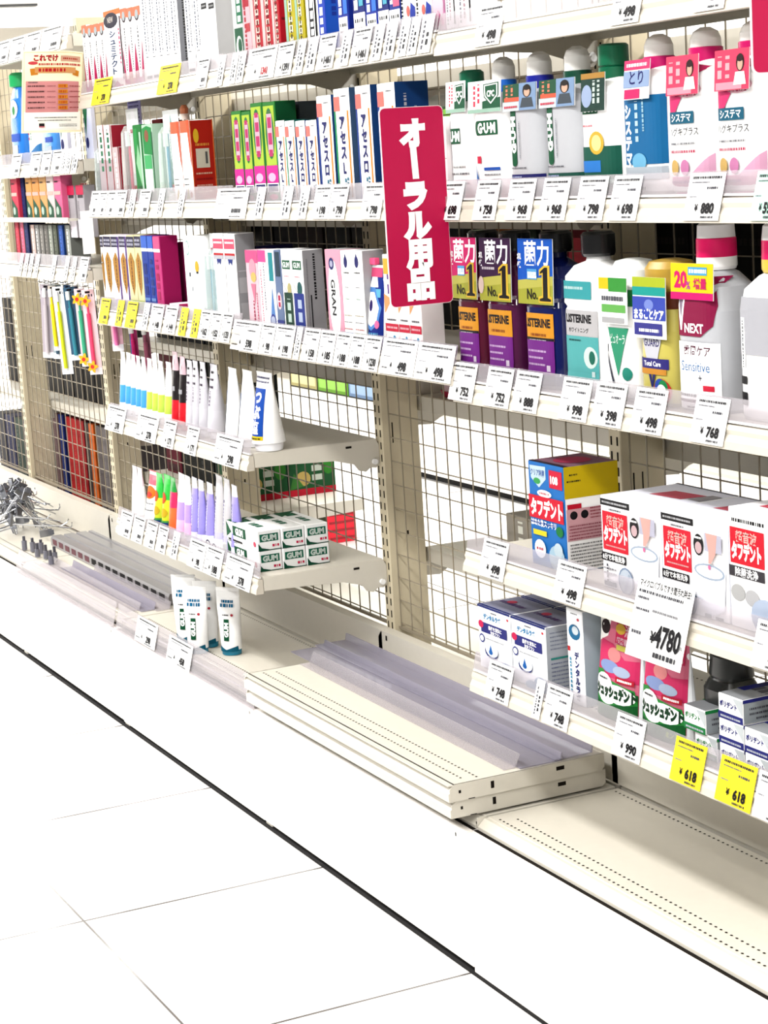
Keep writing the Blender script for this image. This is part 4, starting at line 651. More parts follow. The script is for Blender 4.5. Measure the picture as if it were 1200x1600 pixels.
# magenta and navy cartons seen edge-on between the gold and white cartons
def solo(name, st, x, y, z, w, d, h, lb, cat='carton', grp=None, rz=0):
    o = carton_mb(w, d, h, st).build(name, loc=(x, y, z), rot=(0, 0, rz)); return tag(o, lb, cat, grp)
solo('toothpaste_carton', dict(body=(196, 24, 110), side=(190, 20, 100), art=[], sart=[('r', .05, .55, .55, .98, (190, 160, 196)), ('d', .1, .9, .5, .02, (150, 10, 70)), ('r', .3, .04, .6, .12, (210, 150, 190)), ('dv', .8, .2, .9, .05, (150, 10, 80))]), -1.41, .1, 1.0035, .03, .075, .155, 'magenta carton standing behind the royal blue cartons, third shelf')
solo('toothpaste_carton', dict(body=(16, 12, 90), side=(14, 10, 80), sart=[('dv', .1, .5, .95, .06, (60, 50, 90))]), -1.375, .1, 1.0035, .03, .1, .158, 'navy carton between the magenta carton and the white carton, third shelf')
solo('toothpaste_pack', dict(body=(225, 50, 120), top=(240, 240, 250), art=[('r', 0, .6, 1, 1, (230, 230, 245))]), -1.335, .05, 1.0035, .06, .05, .028, 'small pink and white pack lying before the navy carton')
solo('toothpaste_carton', dict(body=(20, 18, 70), side=(22, 20, 80)), -.962, .09, 1.0035, .03, .08, .152, 'navy carton behind the white cartons with red header band')
solo('toothpaste_carton', dict(body=(60, 70, 80), side=(80, 90, 96), sart=[('dv', .5, .1, .9, .1, (30, 34, 40))]), -.735, .10, 1.2465, .05, .12, .178, 'dark grey carton standing behind the short katakana cartons, second shelf')
solo('toothpaste_carton', dict(body=(140, 10, 24), side=(110, 8, 20)), -1.50, .1, 1.2505, .06, .05, .175, 'dark red carton behind the green cartons, second shelf')
solo('toothpaste_carton', dict(body=(70, 84, 72), side=(70, 84, 72), sart=[('d', .1, .9, .8, .1, (40, 60, 44))]), -1.10, .15, 1.2505, .1, .1, .045, 'low grey-green box lying at the back, right of the red carton')
b = MB(); b.prism([(-.05, 0), (.05, .02), (.045, .05), (-.03, .02)], 0, .05, M((10, 110, 50)), 'x'); tag(b.build('green_pack', loc=(-1.13, .2, 1.2959)), 'crumpled green pack on the grey-green box, second shelf', 'pack')
b = MB(); b.box(-.045, 0, 0, .045, .0012, .075, M((150, 146, 215))); b.art(lambda u, v, l: (-.045+u*.09, -l, v*.075), .09, .075, [('d', .1, .9, .1+.115*i, .045, (60, 56, 140)) for i in range(8)]); tag(b.build('shelf_talker', loc=(-1.70, .12, 1.403)), 'lilac card with rows of lettering hanging under the top shelf', 'card')
b = MB(); b.prism([(.011*math.cos(t*math.pi/5), .011*math.sin(t*math.pi/5)) for t in range(10)], 0, .012, M((235, 225, 215)), 'z'); b.loft([(.012, .011, .008, 2), (.022, .013, .009, 2), (.03, .006, .005, 2)], M((190, 110, 70)), 10); tag(b.build('pack_topper', loc=(-1.25, .075, 1.4155), smooth=True), 'small orange and white topper standing on the orange-red carton', 'topper')
# ------------------------------------------------------------------ bottles
def bottle(name, x, y, z, w, d, secs, mat, art=[], cap=None, capmat=None, labelname='front_label', bands=None, n=28, capname='cap', capbands=None):
    """secs: (z, half width factor, half depth factor, exponent); art wraps the front of the body"""
    root = empty(name, (x, y+d/2, z)); b = MB(); S_ = [(zz, a*w/2, q*d/2, e) for zz, a, q, e in secs]
    b.loft(S_, mat, n, bands=bands); H = secs[-1][0]
    def P(u, v, l):
        zz = v*H
        for i in range(len(S_)-1):
            if S_[i][0] <= zz <= S_[i+1][0]: break
        k = (zz-S_[i][0])/max(1e-6, S_[i+1][0]-S_[i][0]); A = S_[i][1]+k*(S_[i+1][1]-S_[i][1]); B = S_[i][2]+k*(S_[i+1][2]-S_[i][2]); E_ = S_[i][3]
        xx = (u-.5)*w*.94; q = max(0, 1-min(1, abs(xx/A))**E_)**(1/E_)
        return (xx, -B*q-l-.0006, zz)
    b.build('bottle_body', root, smooth=True)
    if art:
        a = MB(); a.art(P, w*.94, H, art, 10); a.build(labelname, root)
    if cap:
        c = MB(); c.loft([(zz, a_, q_, e) for zz, a_, q_, e in cap], capmat, 24, bands=capbands); c.build(capname, root, smooth=True)
    return root
def neck_tag(root, w, h, y, z, art, tilt=.06, col=WHITE, name='neck_label'):
    b = MB(); b.box(-w/2, 0, 0, w/2, .0008, h, M(col, .3)); b.art(lambda u, v, l: (-w/2+u*w, -l, v*h), w, h, art); return b.build(name, root, loc=(0, y, z), rot=(-tilt, 0, 0))
GW = M((252, 252, 252), .3); GG = M((214, 216, 222), .3, .4, .5)
dome = lambda z0, z1, r: [(z0, r, r, 2), (z0+.018, r, r, 2), (z0+.019, r*.92, r*.92, 2), (z1-.014, r*.9, r*.9, 2), (z1-.005, r*.72, r*.72, 2), (z1, r*.3, r*.3, 2)]
body = lambda h, sh: [(0, .9, .9, 4), (.004, 1, 1, 4), (h, 1, 1, 4), (h+sh*.4, .93, .93, 3.5), (h+sh*.8, .6, .66, 2.6), (h+sh, .42, .5, 2)]
CPC = lambda: [('r', 0, 0, 1, 1, WHITE), ('dv', .2, .2, .92, .07, (230, 60, 90)), ('dv', .33, .3, .9, .07, (230, 60, 90)), ('r', .0, .0, 1, .12, (170, 210, 190)), ('p', [(.45, .12), (1, .12), (1, .45), (.45, .35)], DG), ('p', [(.48, .88), (.95, .92), (.95, .5), (.72, .2), (.5, .48)], DG), ('p', [(.51, .85), (.92, .88), (.92, .5), (.72, .25), (.53, .5)], WHITE), ('p', [(.54, .82), (.89, .85), (.89, .52), (.72, .3), (.56, .52)], DG), ('t', 'CPC', .715, .58, .26, WHITE, .3, .04)]
def face(u, v, s, hair, cloth):
    return [('e', u, v, .13*s, .24*s, hair), ('e', u, v-.04, .085*s, .17*s, (236, 190, 165)), ('p', [(u-.2*s, v-.6*s), (u+.2*s, v-.6*s), (u+.14*s, v-.25*s), (u-.14*s, v-.25*s)], cloth), ('e', u, v+.12*s, .11*s, .1*s, hair)]
Z2 = 1.2455
r_ = bottle('mouthwash_bottle', .015, .046, Z2, .072, .058, body(.125, .02), GW, [('r', .0, .0, .03, .8, (40, 60, 120)), ('r', .04, .56, .62, .72, DG), ('t', 'U·M', .35, .64, .14, WHITE, .5, .05), ('d', .2, .8, .32, .02, (150, 150, 150)), ('d', .1, .9, .25, .02, FINE), ('d', .5, .9, .15, .015, FINE), ('p', [(.0, .16), (.0, .04), (.7, .04), (.25, .09)], DG)], [(.144, .017, .017, 2), (.146, .019, .019, 2), (.186, .019, .019, 2), (.19, .014, .014, 2)], M((10, 100, 70), .3))
neck_tag(r_, .062, .046, -.031, .128, CPC()); tag(r_, 'small white mouthwash bottle with green cap and CPC tag, beside the red sign', 'bottle', 'mouthwash bottles on the second shelf')
r_ = bottle('mouthwash_bottle', .111, .044, Z2, .106, .066, body(.13, .022), GW, [('r', .2, .6, .82, .74, DG), ('e', .2, .67, .07, .07, DG), ('t', 'G·U·M', .5, .67, .13, WHITE, .56, .05), ('d', .4, .62, .82, .012, FINE), ('r', .16, .33, .3, .4, (230, 40, 80)), ('r', .38, .26, .85, .29, (30, 90, 190)), ('d', .38, .85, .22, .015, FINE), ('d', .6, .85, .17, .015, FINE), ('p', [(.08, .32), (.08, .1), (.7, .1), (.2, .16)], (20, 120, 210))], dome(.151, .203, .019), M((245, 244, 240), .3), capbands=[(.170, M((10, 100, 200), .3)), (1, M((240, 238, 232), .3))])
neck_tag(r_, .1, .046, -.036, .124, CPC()); tag(r_, 'white mouthwash bottle with blue-ringed dome cap and CPC tag', 'bottle', 'mouthwash bottles on the second shelf')
for xx, ring, foot, lb in ((.216, (20, 30, 150), NAVY, 'grey mouthwash bottle with dark blue ring and dark blue stripe'), (.320, (0, 70, 50), (0, 84, 70), 'grey mouthwash bottle with dark green ring and green stripe')):
    r_ = bottle('mouthwash_bottle', xx, .044, Z2, .101, .066, body(.128, .024), GG, [('r', .14, .32, .32, .98, DG), ('e', .23, .32, .09, .035, DG), ('q', 'G·U·M', .23, .58, .2, WHITE, 1, .06, .42), ('dv', .42, .35, .7, .02, (120, 130, 140)), ('d', .1, .6, .27, .012, FINE), ('r', .0, .16, 1, .21, foot), ('d', .05, .45, .185, .018, (180, 190, 230)), ('r', .08, .08, .14, .12, (230, 60, 110)), ('d', .17, .5, .1, .025, foot)], dome(.151, .203, .02), M((240, 240, 240), .3), capbands=[(.170, M(ring, .3)), (1, M((236, 234, 230), .3))])
    neck_tag(r_, .096, .038, -.036, .122, [('r', 0, 0, 1, 1, (225, 235, 240)), ('r', 0, .35, .5, 1, (30, 90, 60)), ('dv', .12, .4, .95, .06, (250, 140, 110)), ('dv', .28, .4, .95, .06, (250, 140, 110)), ('r', .05, .35, .5, .5, (240, 100, 70)), ('d', .05, .45, .15, .08, (230, 60, 90)), ('r', .5, 0, 1, 1, (140, 170, 210))]+face(.74, .7, 1, (30, 22, 20), (70, 80, 90)), name='neck_label')
    tag(r_, lb+', man on its tag', 'bottle', 'mouthwash bottles on the second shelf')
r_ = bottle('mouthwash_bottle', .417, .044, Z2, .1, .062, body(.135, .02), GW, [('r', .1, .7, .55, .83, DG), ('t', 'GUM', .33, .765, .12, WHITE, .4, .05), ('d', .1, .4, .6, .015, (220, 60, 90)), ('r', .0, .02, 1, .42, (0, 92, 74)), ('e', .5, .45, .2, .1, (230, 190, 60)), ('e', .5, .45, .13, .07, (250, 240, 160)), ('r', .03, .2, .6, .3, (40, 130, 220)), ('d', .1, .9, .12, .03, (190, 230, 215)), ('d', .1, .7, .06, .025, (190, 230, 215))], [(.153, .019, .019, 2), (.154, .021, .021, 2), (.168, .021, .021, 2), (.169, .019, .019, 2), (.171, .021, .021, 2), (.196, .021, .021, 2), (.199, .018, .018, 2)], M((0, 96, 64), .3))
neck_tag(r_, .06, .05, -.036, .112, [('r', 0, .0, 1, 1, (20, 60, 50)), ('r', 0, .85, 1, 1, (190, 140, 60)), ('e', .25, .4, .22, .3, (170, 190, 225)), ('dv', .55, .2, .8, .1, (220, 235, 230)), ('dv', .75, .2, .8, .1, (220, 235, 230))]); tag(r_, 'white and green mouthwash bottle with ribbed dark green cap', 'bottle', 'mouthwash bottles on the second shelf')
r_ = bottle('mouthwash_bottle', .525, .044, Z2, .104, .064, body(.14, .022), GW, [('r', .05, .24, 1, .78, (0, 110, 170)), ('e', .12, .78, .07, .03, (0, 110, 170)), ('r', .0, .78, .05, .9, WHITE), ('v', 'システマ', .2, .72, .125, WHITE, .05, .9), ('dv', .42, .42, .74, .07, (200, 230, 245)), ('dv', .58, .5, .76, .04, (170, 215, 235)), ('e', .46, .26, .17, .07, (120, 195, 235)), ('r', .05, .12, 1, .22, (200, 210, 220)), ('r', .0, .08, .3, .1, (245, 150, 190)), ('d', .05, .6, .05, .025, FINE)], dome(.156, .203, .021), M((242, 240, 236), .3), capbands=[(.176, M((190, 10, 100), .3)), (1, M((240, 238, 234), .3))])
neck_tag(r_, .06, .05, -.038, .122, [('r', 0, .75, 1, 1, (230, 60, 120)), ('d', .1, .9, .87, .08, WHITE), ('r', 0, .3, 1, .72, (160, 185, 225)), ('t', 'とり', .5, .55, .4, NAVY, .7), ('r', .05, .02, .65, .26, (225, 30, 110))], .1); tag(r_, 'white mouthwash bottle with large teal-blue label and magenta-ringed cap', 'bottle', 'mouthwash bottles on the second shelf')
for xx, lb in ((.63, 'pink and white mouthwash bottle right of the teal-blue labelled one'), (.735, 'pink and white mouthwash bottle at the right edge by the second sign'), ):
    r_ = bottle('mouthwash_bottle', xx, .044, Z2, .1, .064, body(.14, .024), GW, [('r', 0, 0, 1, .13, (250, 150, 200)), ('p', [(.5, .12), (1, .3), (1, .12)], (252, 190, 222)), ('p', [(0, .98), (0, .58), (.25, .62), (.6, .85), (1, .95), (1, .93), (.5, .98)], (236, 50, 120)), ('e', .55, .78, .3, .06, (252, 190, 205)), ('t', '低刺激', .5, .78, .1, (200, 20, 90), .55), ('r', .05, .53, .68, .62, (0, 100, 130)), ('t', 'システマ', .38, .575, .07, WHITE, .5), ('t', 'ハグキプラス', .42, .47, .07, BLK, .75, .01), ('d', .1, .7, .38, .015, FINE), ('d', .08, .7, .32, .02, (200, 20, 80)), ('e', .2, .2, .1, .06, (230, 190, 110)), ('e', .45, .2, .1, .06, (225, 140, 190)), ('d', .1, .6, .09, .02, (160, 30, 150))], dome(.160, .203, .0215), M((242, 240, 236), .3), capbands=[(.180, M((200, 10, 100), .3)), (1, M((240, 238, 234), .3))])
    neck_tag(r_, .07, .048, -.038, .122, [('r', 0, 0, 1, 1, (250, 70, 110)), ('dv', .15, .3, .85, .12, (255, 190, 200)), ('dv', .38, .3, .85, .12, (255, 190, 200)), ('r', .05, .02, .8, .2, (255, 170, 190))]+face(.75, .66, .9, (50, 20, 24), (250, 244, 230))); tag(r_, lb, 'bottle', 'mouthwash bottles on the second shelf')
# third shelf right: dark rinse bottles
Z3 = .9685
def rinse(xx, w, col, tagc, cmid, lb, cap=True, fade=None):
    glass = M(col, .12, .6, .5)
    sec = [(0, .92, .92, 5), (.006, 1, 1, 5), (.02, 1, 1, 5), (.024, .96, .96, 5), (.118, .96, .96, 5), (.126, .9, .9, 5), (.132, .98, .98, 5), (.16, .98, .98, 4), (.176, .7, .8, 3), (.188, .3, .46, 2), (.196, .3, .46, 2)]
    art = [('r', .1, .36, .9, .56, (236, 160, 40)), ('t', 'LISTERINE', .45, .49, .085, BLK, .76, .05), ('d', .25, .7, .4, .02, (150, 70, 20)), ('r', .1, .11, .9, .36, (120, 30, 140)), ('d', .15, .7, .28, .015, (225, 190, 235)), ('d', .15, .6, .23, .015, (225, 190, 235)), ('d', .15, .65, .18, .015, (225, 190, 235)), ('r', .7, .13, .8, .18, (230, 215, 235))]
    if cmid: art[3:3] = [('r', .1, .33, .9, .38, (16, 14, 20)), ('d', .2, .7, .355, .02, (220, 220, 220))]
    r = bottle('rinse_bottle', xx, .046, Z3, w, .07, sec, glass, art, [(.196, .022, .022, 2), (.2, .024, .024, 2), (.222, .024, .024, 2), (.226, .02, .02, 2)], M((10, 10, 12), .25, .6))
    a2 = [('r', 0, 0, 1, 1, (56, 24, 66) if tagc == 'p' else tagc), ('r', 0, 0, 1, .36, (176, 176, 60)), ('p', [(0, .22), (0, .36), (1, .44), (1, .3)], (200, 196, 90)), ('t', '菌力', .55, .78, .4, WHITE, .96, .05), ('t', '殺', .05, .66, .24, (226, 226, 230), .12, .05), ('p', [(.60, .03), (.98, .03), (.98, .12), (.92, .14), (.92, .6), (.76, .6), (.62, .53), (.62, .44), (.7, .46), (.7, .14), (.60, .12)], (236, 196, 60)), ('p', [(.63, .055), (.95, .055), (.95, .09), (.86, .11), (.86, .57), (.78, .57), (.65, .5), (.65, .47), (.73, .49), (.73, .11), (.63, .09)], (14, 10, 12)), ('t', 'No.', .42, .16, .22, (20, 14, 16), .38)]
    if tagc != 'p': a2 += [('r', .28, .38, .56, .54, (90, 170, 230)), ('d', .3, .55, .47, .05, WHITE), ('d', .3, .55, .42, .04, WHITE)]
    else: a2 += [('d', .1, .5, .52, .04, (230, 220, 230)), ('e', .06, .25, .09, .14, (225, 200, 190))]
    neck_tag(r, w*.98, .094, -.0375, .123, a2, .03, WHITE)
    tag(r, lb, 'bottle', 'rinse bottles on the third shelf'); return r
rinse(.012, .084, (96, 24, 50), (222, 0, 110), True, 'dark red rinse bottle with magenta tag, first right of the red sign')
rinse(.112, .098, (86, 26, 70), 'p', False, 'dark purple rinse bottle with dark purple tag, between magenta and blue tagged ones')
rinse(.232, .102, (14, 26, 92), (10, 90, 200), True, 'dark blue rinse bottle with bright blue tag')
r_ = bottle('rinse_bottle', .348, .046, Z3, .113, .07, [(0, .92, .92, 5), (.006, 1, 1, 5), (.02, 1, 1, 5), (.026, .95, .95, 5), (.118, .95, .95, 5), (.122, .9, .9, 5), (.128, .98, .98, 5), (.165, .96, .96, 4), (.18, .66, .8, 3), (.186, .32, .5, 2), (.192, .3, .46, 2)], GW, [('r', .02, .7, .8, .83, (60, 170, 176)), ('d', .1, .6, .78, .02, (210, 240, 240)), ('r', .1, .43, .9, .62, (206, 204, 206)), ('t', 'LISTERINE', .45, .56, .08, BLK, .72, .05), ('t', 'ホワイトニング', .45, .475, .04, BLK, .6, .01), ('r', .1, .12, .9, .43, (90, 185, 185)), ('e', .72, .28, .16, .08, (225, 245, 240)), ('e', .76, .28, .07, .05, (20, 110, 90)), ('d', .2, .5, .4, .012, (30, 90, 90)), ('r', .75, .14, .82, .18, (220, 240, 240))], [(.192, .022, .022, 2), (.196, .024, .024, 2), (.222, .024, .024, 2), (.226, .02, .02, 2)], M((16, 16, 18), .25, .6)); tag(r_, 'white rinse bottle with pale teal label and sloping shoulders', 'bottle', 'rinse bottles on the third shelf')
r_ = bottle('mouthwash_bottle', .442, .047, Z3, .078, .062, [(0, .93, .93, 4), (.005, 1, 1, 4), (.1, .96, .96, 4), (.128, .9, .9, 3.6), (.13, .84, .84, 3), (.15, .84, .84, 3)], GW, [('p', [(.15, .66), (.85, .66), (.5, .22)], (50, 160, 120)), ('t', 'ピュオーラ', .5, .56, .1, (225, 245, 235), .5), ('p', [(.0, .5), (.06, .5), (.5, .02), (.42, .02)], (60, 60, 80)), ('e', .78, .25, .14, .06, (40, 150, 130)), ('r', .2, .08, .8, .15, (40, 160, 130))], [(.150, .03, .026, 2.6), (.154, .033, .028, 2.6), (.176, .033, .028, 2.6), (.188, .026, .022, 2.4), (.191, .012, .01, 2)], M((246, 250, 248), .3), bands=[(.12, GW), (.2, M((30, 120, 60), .3))])
neck_tag(r_, .07, .062, -.036, .105, [('r', 0, .75, .35, 1, (230, 210, 20)), ('r', .35, .7, 1, 1, (60, 160, 60)), ('d', .1, .9, .55, .1, FINE), ('r', .1, .25, .95, .42, (110, 190, 90)), ('r', .1, .02, .9, .14, GREY)], .02); tag(r_, 'white mouthwash bottle with green triangle label and green neck', 'bottle', 'rinse bottles on the third shelf')
r_ = bottle('mouthwash_bottle', .53, .047, Z3, .084, .064, [(0, .93, .93, 4), (.005, 1, 1, 4), (.1, .97, .97, 4), (.128, .9, .9, 3.6), (.13, .86, .86, 3), (.15, .86, .86, 3)], M((190, 178, 92), .3), [('p', [(.1, .68), (.8, .68), (.62, .42), (.28, .42)], (225, 225, 235)), ('t', 'GUARD', .45, .56, .09, (50, 40, 110), .46), ('r', .02, .33, .9, .42, (50, 44, 130)), ('t', 'Total Care', .46, .375, .06, (235, 235, 245), .7), ('r', .05, .28, .85, .33, (220, 150, 50)), ('p', [(.35, .28), (.42, .28), (.45, .22), (.48, .28), (.55, .28), (.47, .16), (.43, .16)], NAVY), ('r', .02, .02, .5, .15, (140, 140, 200)), ('e', .72, .13, .23, .12, (220, 50, 50)), ('e', .68, .17, .15, .08, (40, 80, 190)), ('e', .76, .17, .12, .07, (30, 150, 80)), ('e', .72, .13, .13, .07, WHITE)], [(.150, .032, .028, 2.6), (.154, .036, .03, 2.6), (.18, .036, .03, 2.6), (.189, .03, .025, 2.4), (.192, .014, .012, 2)], M((176, 142, 52), .3), bands=[(.12, M((180, 168, 80), .3)), (.2, M((96, 44, 24), .25))])
neck_tag(r_, .078, .08, -.037, .09, [('r', 0, .84, 1, 1, (190, 205, 40)), ('r', 0, .7, 1, .84, (20, 170, 160)), ('r', 0, .3, 1, .68, (60, 80, 190)), ('e', .5, .55, .14, .09, (130, 150, 230)), ('t', 'まるごとケア', .5, .4, .18, WHITE, .9, .04), ('r', .05, .05, .9, .25, (60, 60, 150)), ('d', .2, .8, .13, .05, WHITE)], .02); tag(r_, 'gold mouthwash bottle with blue label and gold cap', 'bottle', 'rinse bottles on the third shelf')
r_ = bottle('mouthwash_bottle', .628, .046, Z3, .1, .075, [(0, .95, .95, 4), (.004, 1, 1, 4), (.13, 1, 1, 4), (.16, .9, .96, 3.4), (.176, .55, .7, 2.4), (.18, .42, .52, 2)], GG, [('p', [(.03, .96), (.9, .96), (.96, .76), (.9, .62), (.65, .54), (.03, .54)], (150, 12, 70)), ('p', [(.05, .88), (.33, .88), (.2, .58), (.16, .58)], WHITE), ('p', [(.1, .85), (.28, .85), (.19, .66)], (150, 130, 150)), ('t', 'NEXT', .5, .6, .09, WHITE, .5, .03), ('p', [(.03, .5), (.98, .5), (.98, .02), (.03, .02)], WHITE), ('t', '歯周ケア', .55, .44, .08, (90, 10, 50), .7, .02), ('t', 'Sensitive', .5, .33, .1, (20, 110, 180), .75, .0), ('t', '+', .62, .25, .08, FINE), ('r', .68, .16, .9, .2, (235, 40, 70)), ('d', .1, .85, .12, .02, BLK), ('r', .1, .07, .85, .09, (100, 10, 60)), ('d', .3, .8, .035, .015, FINE)], [(.18, .024, .024, 2), (.184, .026, .026, 2), (.196, .026, .026, 2), (.197, .026, .026, 2), (.219, .0255, .0255, 2), (.22, .0245, .0245, 2), (.236, .0235, .0235, 2), (.242, .016, .016, 2)], M((236, 234, 234), .3), capbands=[(.1955, M(WHITE, .3)), (.2195, M((214, 10, 90), .3)), (1, M((226, 224, 226), .3))])
neck_tag(r_, .094, .046, -.04, .144, [('r', 0, 0, 1, 1, (250, 226, 0)), ('r', 0, 0, 1, .2, (225, 10, 120)), ('t', '20', .24, .56, .6, (230, 20, 110), .34, .05), ('t', '%', .42, .4, .3, (200, 20, 180), .14), ('r', .42, .68, .86, .9, (80, 180, 230)), ('d', .45, .85, .79, .1, WHITE), ('t', '増量', .7, .45, .32, (230, 20, 110), .44, .05)], .04); tag(r_, 'white mouthwash bottle with maroon label and yellow 20% tag', 'bottle', 'rinse bottles on the third shelf')
r_ = bottle('mouthwash_bottle', .765, .047, Z3, .11, .075, [(0, .95, .95, 4), (.004, 1, 1, 4), (.135, 1, 1, 4), (.16, .9, .96, 3.4), (.176, .55, .7, 2.4), (.18, .42, .52, 2)], GW, [('r', .05, .45, .95, .84, (200, 200, 208)), ('r', .1, .35, .2, .7, WHITE), ('dv', .15, .1, .3, .16, BLK), ('dv', .15, .36, .68, .03, FINE)], [(.18, .024, .024, 2), (.184, .026, .026, 2), (.196, .026, .026, 2), (.219, .0255, .0255, 2), (.236, .0235, .0235, 2), (.242, .016, .016, 2)], M((236, 234, 234), .3), capbands=[(.1955, M((200, 170, 60), .3)), (.2195, M((214, 10, 90), .3)), (1, M((226, 224, 226), .3))]); tag(r_, 'large white bottle with grey back label and barcode at right edge', 'bottle', 'rinse bottles on the third shelf')
# blue refill pouch on third shelf
def pouch(x, y, z, w, h, art, lb, capc, grp, th=.02):
    root = empty('refill_pouch', (x, y, z)); b = MB(); n = 8; pts = []
    b.loft([(0, w/2, th*.9, 2.6), (.004, w/2, th, 2.6), (h*.35, w*.49, th*.8, 2.4), (h*.7, w*.47, th*.4, 2.2), (h*.94, w*.44, .002, 4), (h, w*.43, .0014, 4)], M((235, 238, 242), .25), 28, cy=th)
    def P(u, v, l):
        zz = v*h; k = zz/h; q = th*(1-.2*k/.35) if k < .35 else (th*.8-(k-.35)/.35*th*.4 if k < .7 else max(.0015, th*.4-(k-.7)/.24*(th*.4-.002)))
        W_ = w*(.5-.06*k); xx = (u-.5)*w*.9; return (xx, th-q*max(0, 1-min(1, abs(xx/W_))**2.5)**(1/2.5)-l-.0006, zz)
    b.art(P, w*.9, h, art, 8); b.build('pouch_body', root, smooth=False)
    if capc:
        c = MB(); c.box(-w*.4, th-.006, h+.0005, w*.1, th+.004, h+.012, M(capc), ch=.001); c.build('spout', root)
    return tag(root, lb, 'pouch', grp)
pouch(-.34, .045, .9925, .072, .142, [('r', 0, 0, 1, .97, (16, 46, 150)), ('r', .1, .86, .95, .97, (245, 90, 140)), ('p', [(.4, .86), (.7, .86), (.78, .74), (.3, .74)], WHITE), ('r', .35, .62, .9, .72, (110, 200, 235)), ('p', [(.3, .74), (.02, .45), (.15, .28), (.5, .22), (.85, .3), (.95, .5), (.62, .74)], (90, 150, 230)), ('p', [(.35, .68), (.12, .45), (.22, .32), (.5, .27), (.78, .33), (.86, .5), (.6, .68)], WHITE), ('e', .45, .52, .1, .07, (50, 30, 110)), ('e', .8, .3, .1, .05, (245, 120, 180)), ('d', .2, .85, .18, .04, (110, 190, 245)), ('d', .2, .85, .1, .05, (110, 190, 245))], 'dark blue refill pouch with white drop, left of the red sign', (245, 80, 130), 'refill pouches', .018)
# ------------------------------------------------------------------ fourth right shelf: denture cleaner cartons
Z4 = .6995
T108 = dict(body=(30, 120, 205), side=(238, 236, 236), top=(130, 90, 110), art=[('p', [(.05, .96), (.5, .97), (.5, .85), (.3, .76), (.08, .84)], (210, 235, 250)), ('t', 'クリア除菌', .27, .9, .07, (20, 70, 160), .4), ('e', .25, .82, .1, .03, (60, 170, 90)), ('r', .6, .78, .96, .95, (220, 20, 60)), ('t', '108', .74, .86, .1, WHITE, .26, .04), ('e', .45, .71, .2, .035, WHITE), ('d', .32, .6, .71, .02, (200, 30, 60)), ('r', .0, .46, .97, .68, (225, 16, 50)), ('t', 'タフデント', .5, .57, .17, WHITE, .9, .05), ('t', 'はめた後スッキリ', .4, .42, .07, WHITE, .7, .05), ('d', .05, .7, .42, .015, (20, 60, 150)), ('e', .85, .38, .1, .05, (20, 130, 60)), ('r', .1, .3, .48, .35, (250, 230, 40)), ('e', .28, .17, .16, .09, (235, 240, 250)), ('d', .18, .38, .17, .025, RED), ('e', .75, .12, .22, .12, (190, 225, 245)), ('e', .8, .2, .12, .07, (220, 240, 250))],
    sart=[('r', 0, .7, 1, 1, (232, 200, 0)), ('d', .1, .25, .92, .015, BLK), ('d', .05, .3, .86, .015, BLK), ('r', .04, .6, .3, .645, (220, 20, 50)), ('r', .7, .62, .98, .66, (220, 20, 50)), ('r', .02, .3, 1, .6, (236, 178, 186)), ('e', .15, .54, .07, .04, BLK), ('e', .35, .54, .07, .04, BLK)]+[('d', .45, .95, .5+.03*i, .012, (150, 40, 60)) for i in range(4)]+[('d', .05, .95, .32+.03*i, .012, (150, 60, 80)) for i in range(5)]+[('d', .05, .95, .04+.032*i, .014, (90, 90, 96)) for i in range(8)], tart=[('r', 0, 0, 1, .1, (40, 20, 40)), ('e', .5, .5, .3, .3, (170, 40, 80))])
solo('tablet_carton', T108, .2245, .05, Z4, .103, .092, .157, 'tall blue denture tablet carton with 108 and a yellow topped side', 'carton')
def hand_art(cx, cy):
    return [('r', cx-.03, cy+.14, cx+.22, cy+.32, (206, 205, 225)), ('p', [(cx-.01, cy+.32), (cx+.16, cy+.32), (cx+.13, cy+.12), (cx+.06, cy+.02), (cx+.02, cy+.02), (cx+.03, cy+.14)], (240, 186, 176)), ('e', cx+.035, cy-.02, .02, .025, (240, 120, 170))]
ULTRA = dict(body=(250, 250, 252), side=(232, 234, 246), top=(226, 228, 242), art=[('r', 0, .9, .5, .97, (24, 22, 26)), ('d', .03, .46, .935, .02, (210, 210, 214)), ('d', .15, .35, .865, .02, FINE), ('r', .03, .42, .46, .84, (232, 26, 52)), ('t', '超音波', .25, .74, .13, (255, 205, 195), .3, .05), ('t', 'タフデント', .25, .6, .17, WHITE, .4, .06), ('d', .08, .42, .47, .015, (255, 190, 190)), ('r', .0, .3, .42, .39, (28, 24, 30)), ('t', '6分で本格洗浄', .21, .345, .07, WHITE, .38, .04), ('e', .58, .73, .075, .11, (24, 20, 24)), ('e', .58, .7, .05, .06, (225, 190, 195)), ('d', .53, .63, .8, .02, WHITE),
    ('p', [(.5, .52), (.98, .52), (.95, .12), (.75, .03), (.55, .15)], (236, 238, 248)), ('e', .74, .48, .23, .08, (180, 195, 215)), ('e', .74, .48, .2, .06, (228, 238, 248)), ('dv', .1, .04, .27, .03, FINE), ('d', .04, .26, .22, .02, FINE), ('d', .04, .26, .17, .02, FINE), ('r', .04, .03, .25, .08, (90, 94, 104)), ('e', .42, .13, .13, .15, (140, 160, 190)), ('e', .42, .13, .11, .13, (220, 232, 246)), ('p', [(.38, .02), (.42, .02), (.5, .2), (.47, .22)], (190, 205, 225)), ('r', .66, .02, .76, .055, (110, 110, 120)), ('r', .82, .02, .94, .05, (110, 110, 120))]+hand_art(.72, .55), tart=[('p', [(.3, .4), (.75, .45), (.8, .75), (.35, .7)], (240, 110, 130)), ('r', 0, .96, 1, 1, (140, 140, 150)), ('p', [(.8, .5), (.98, .5), (.98, .8), (.82, .8)], (190, 185, 190))])
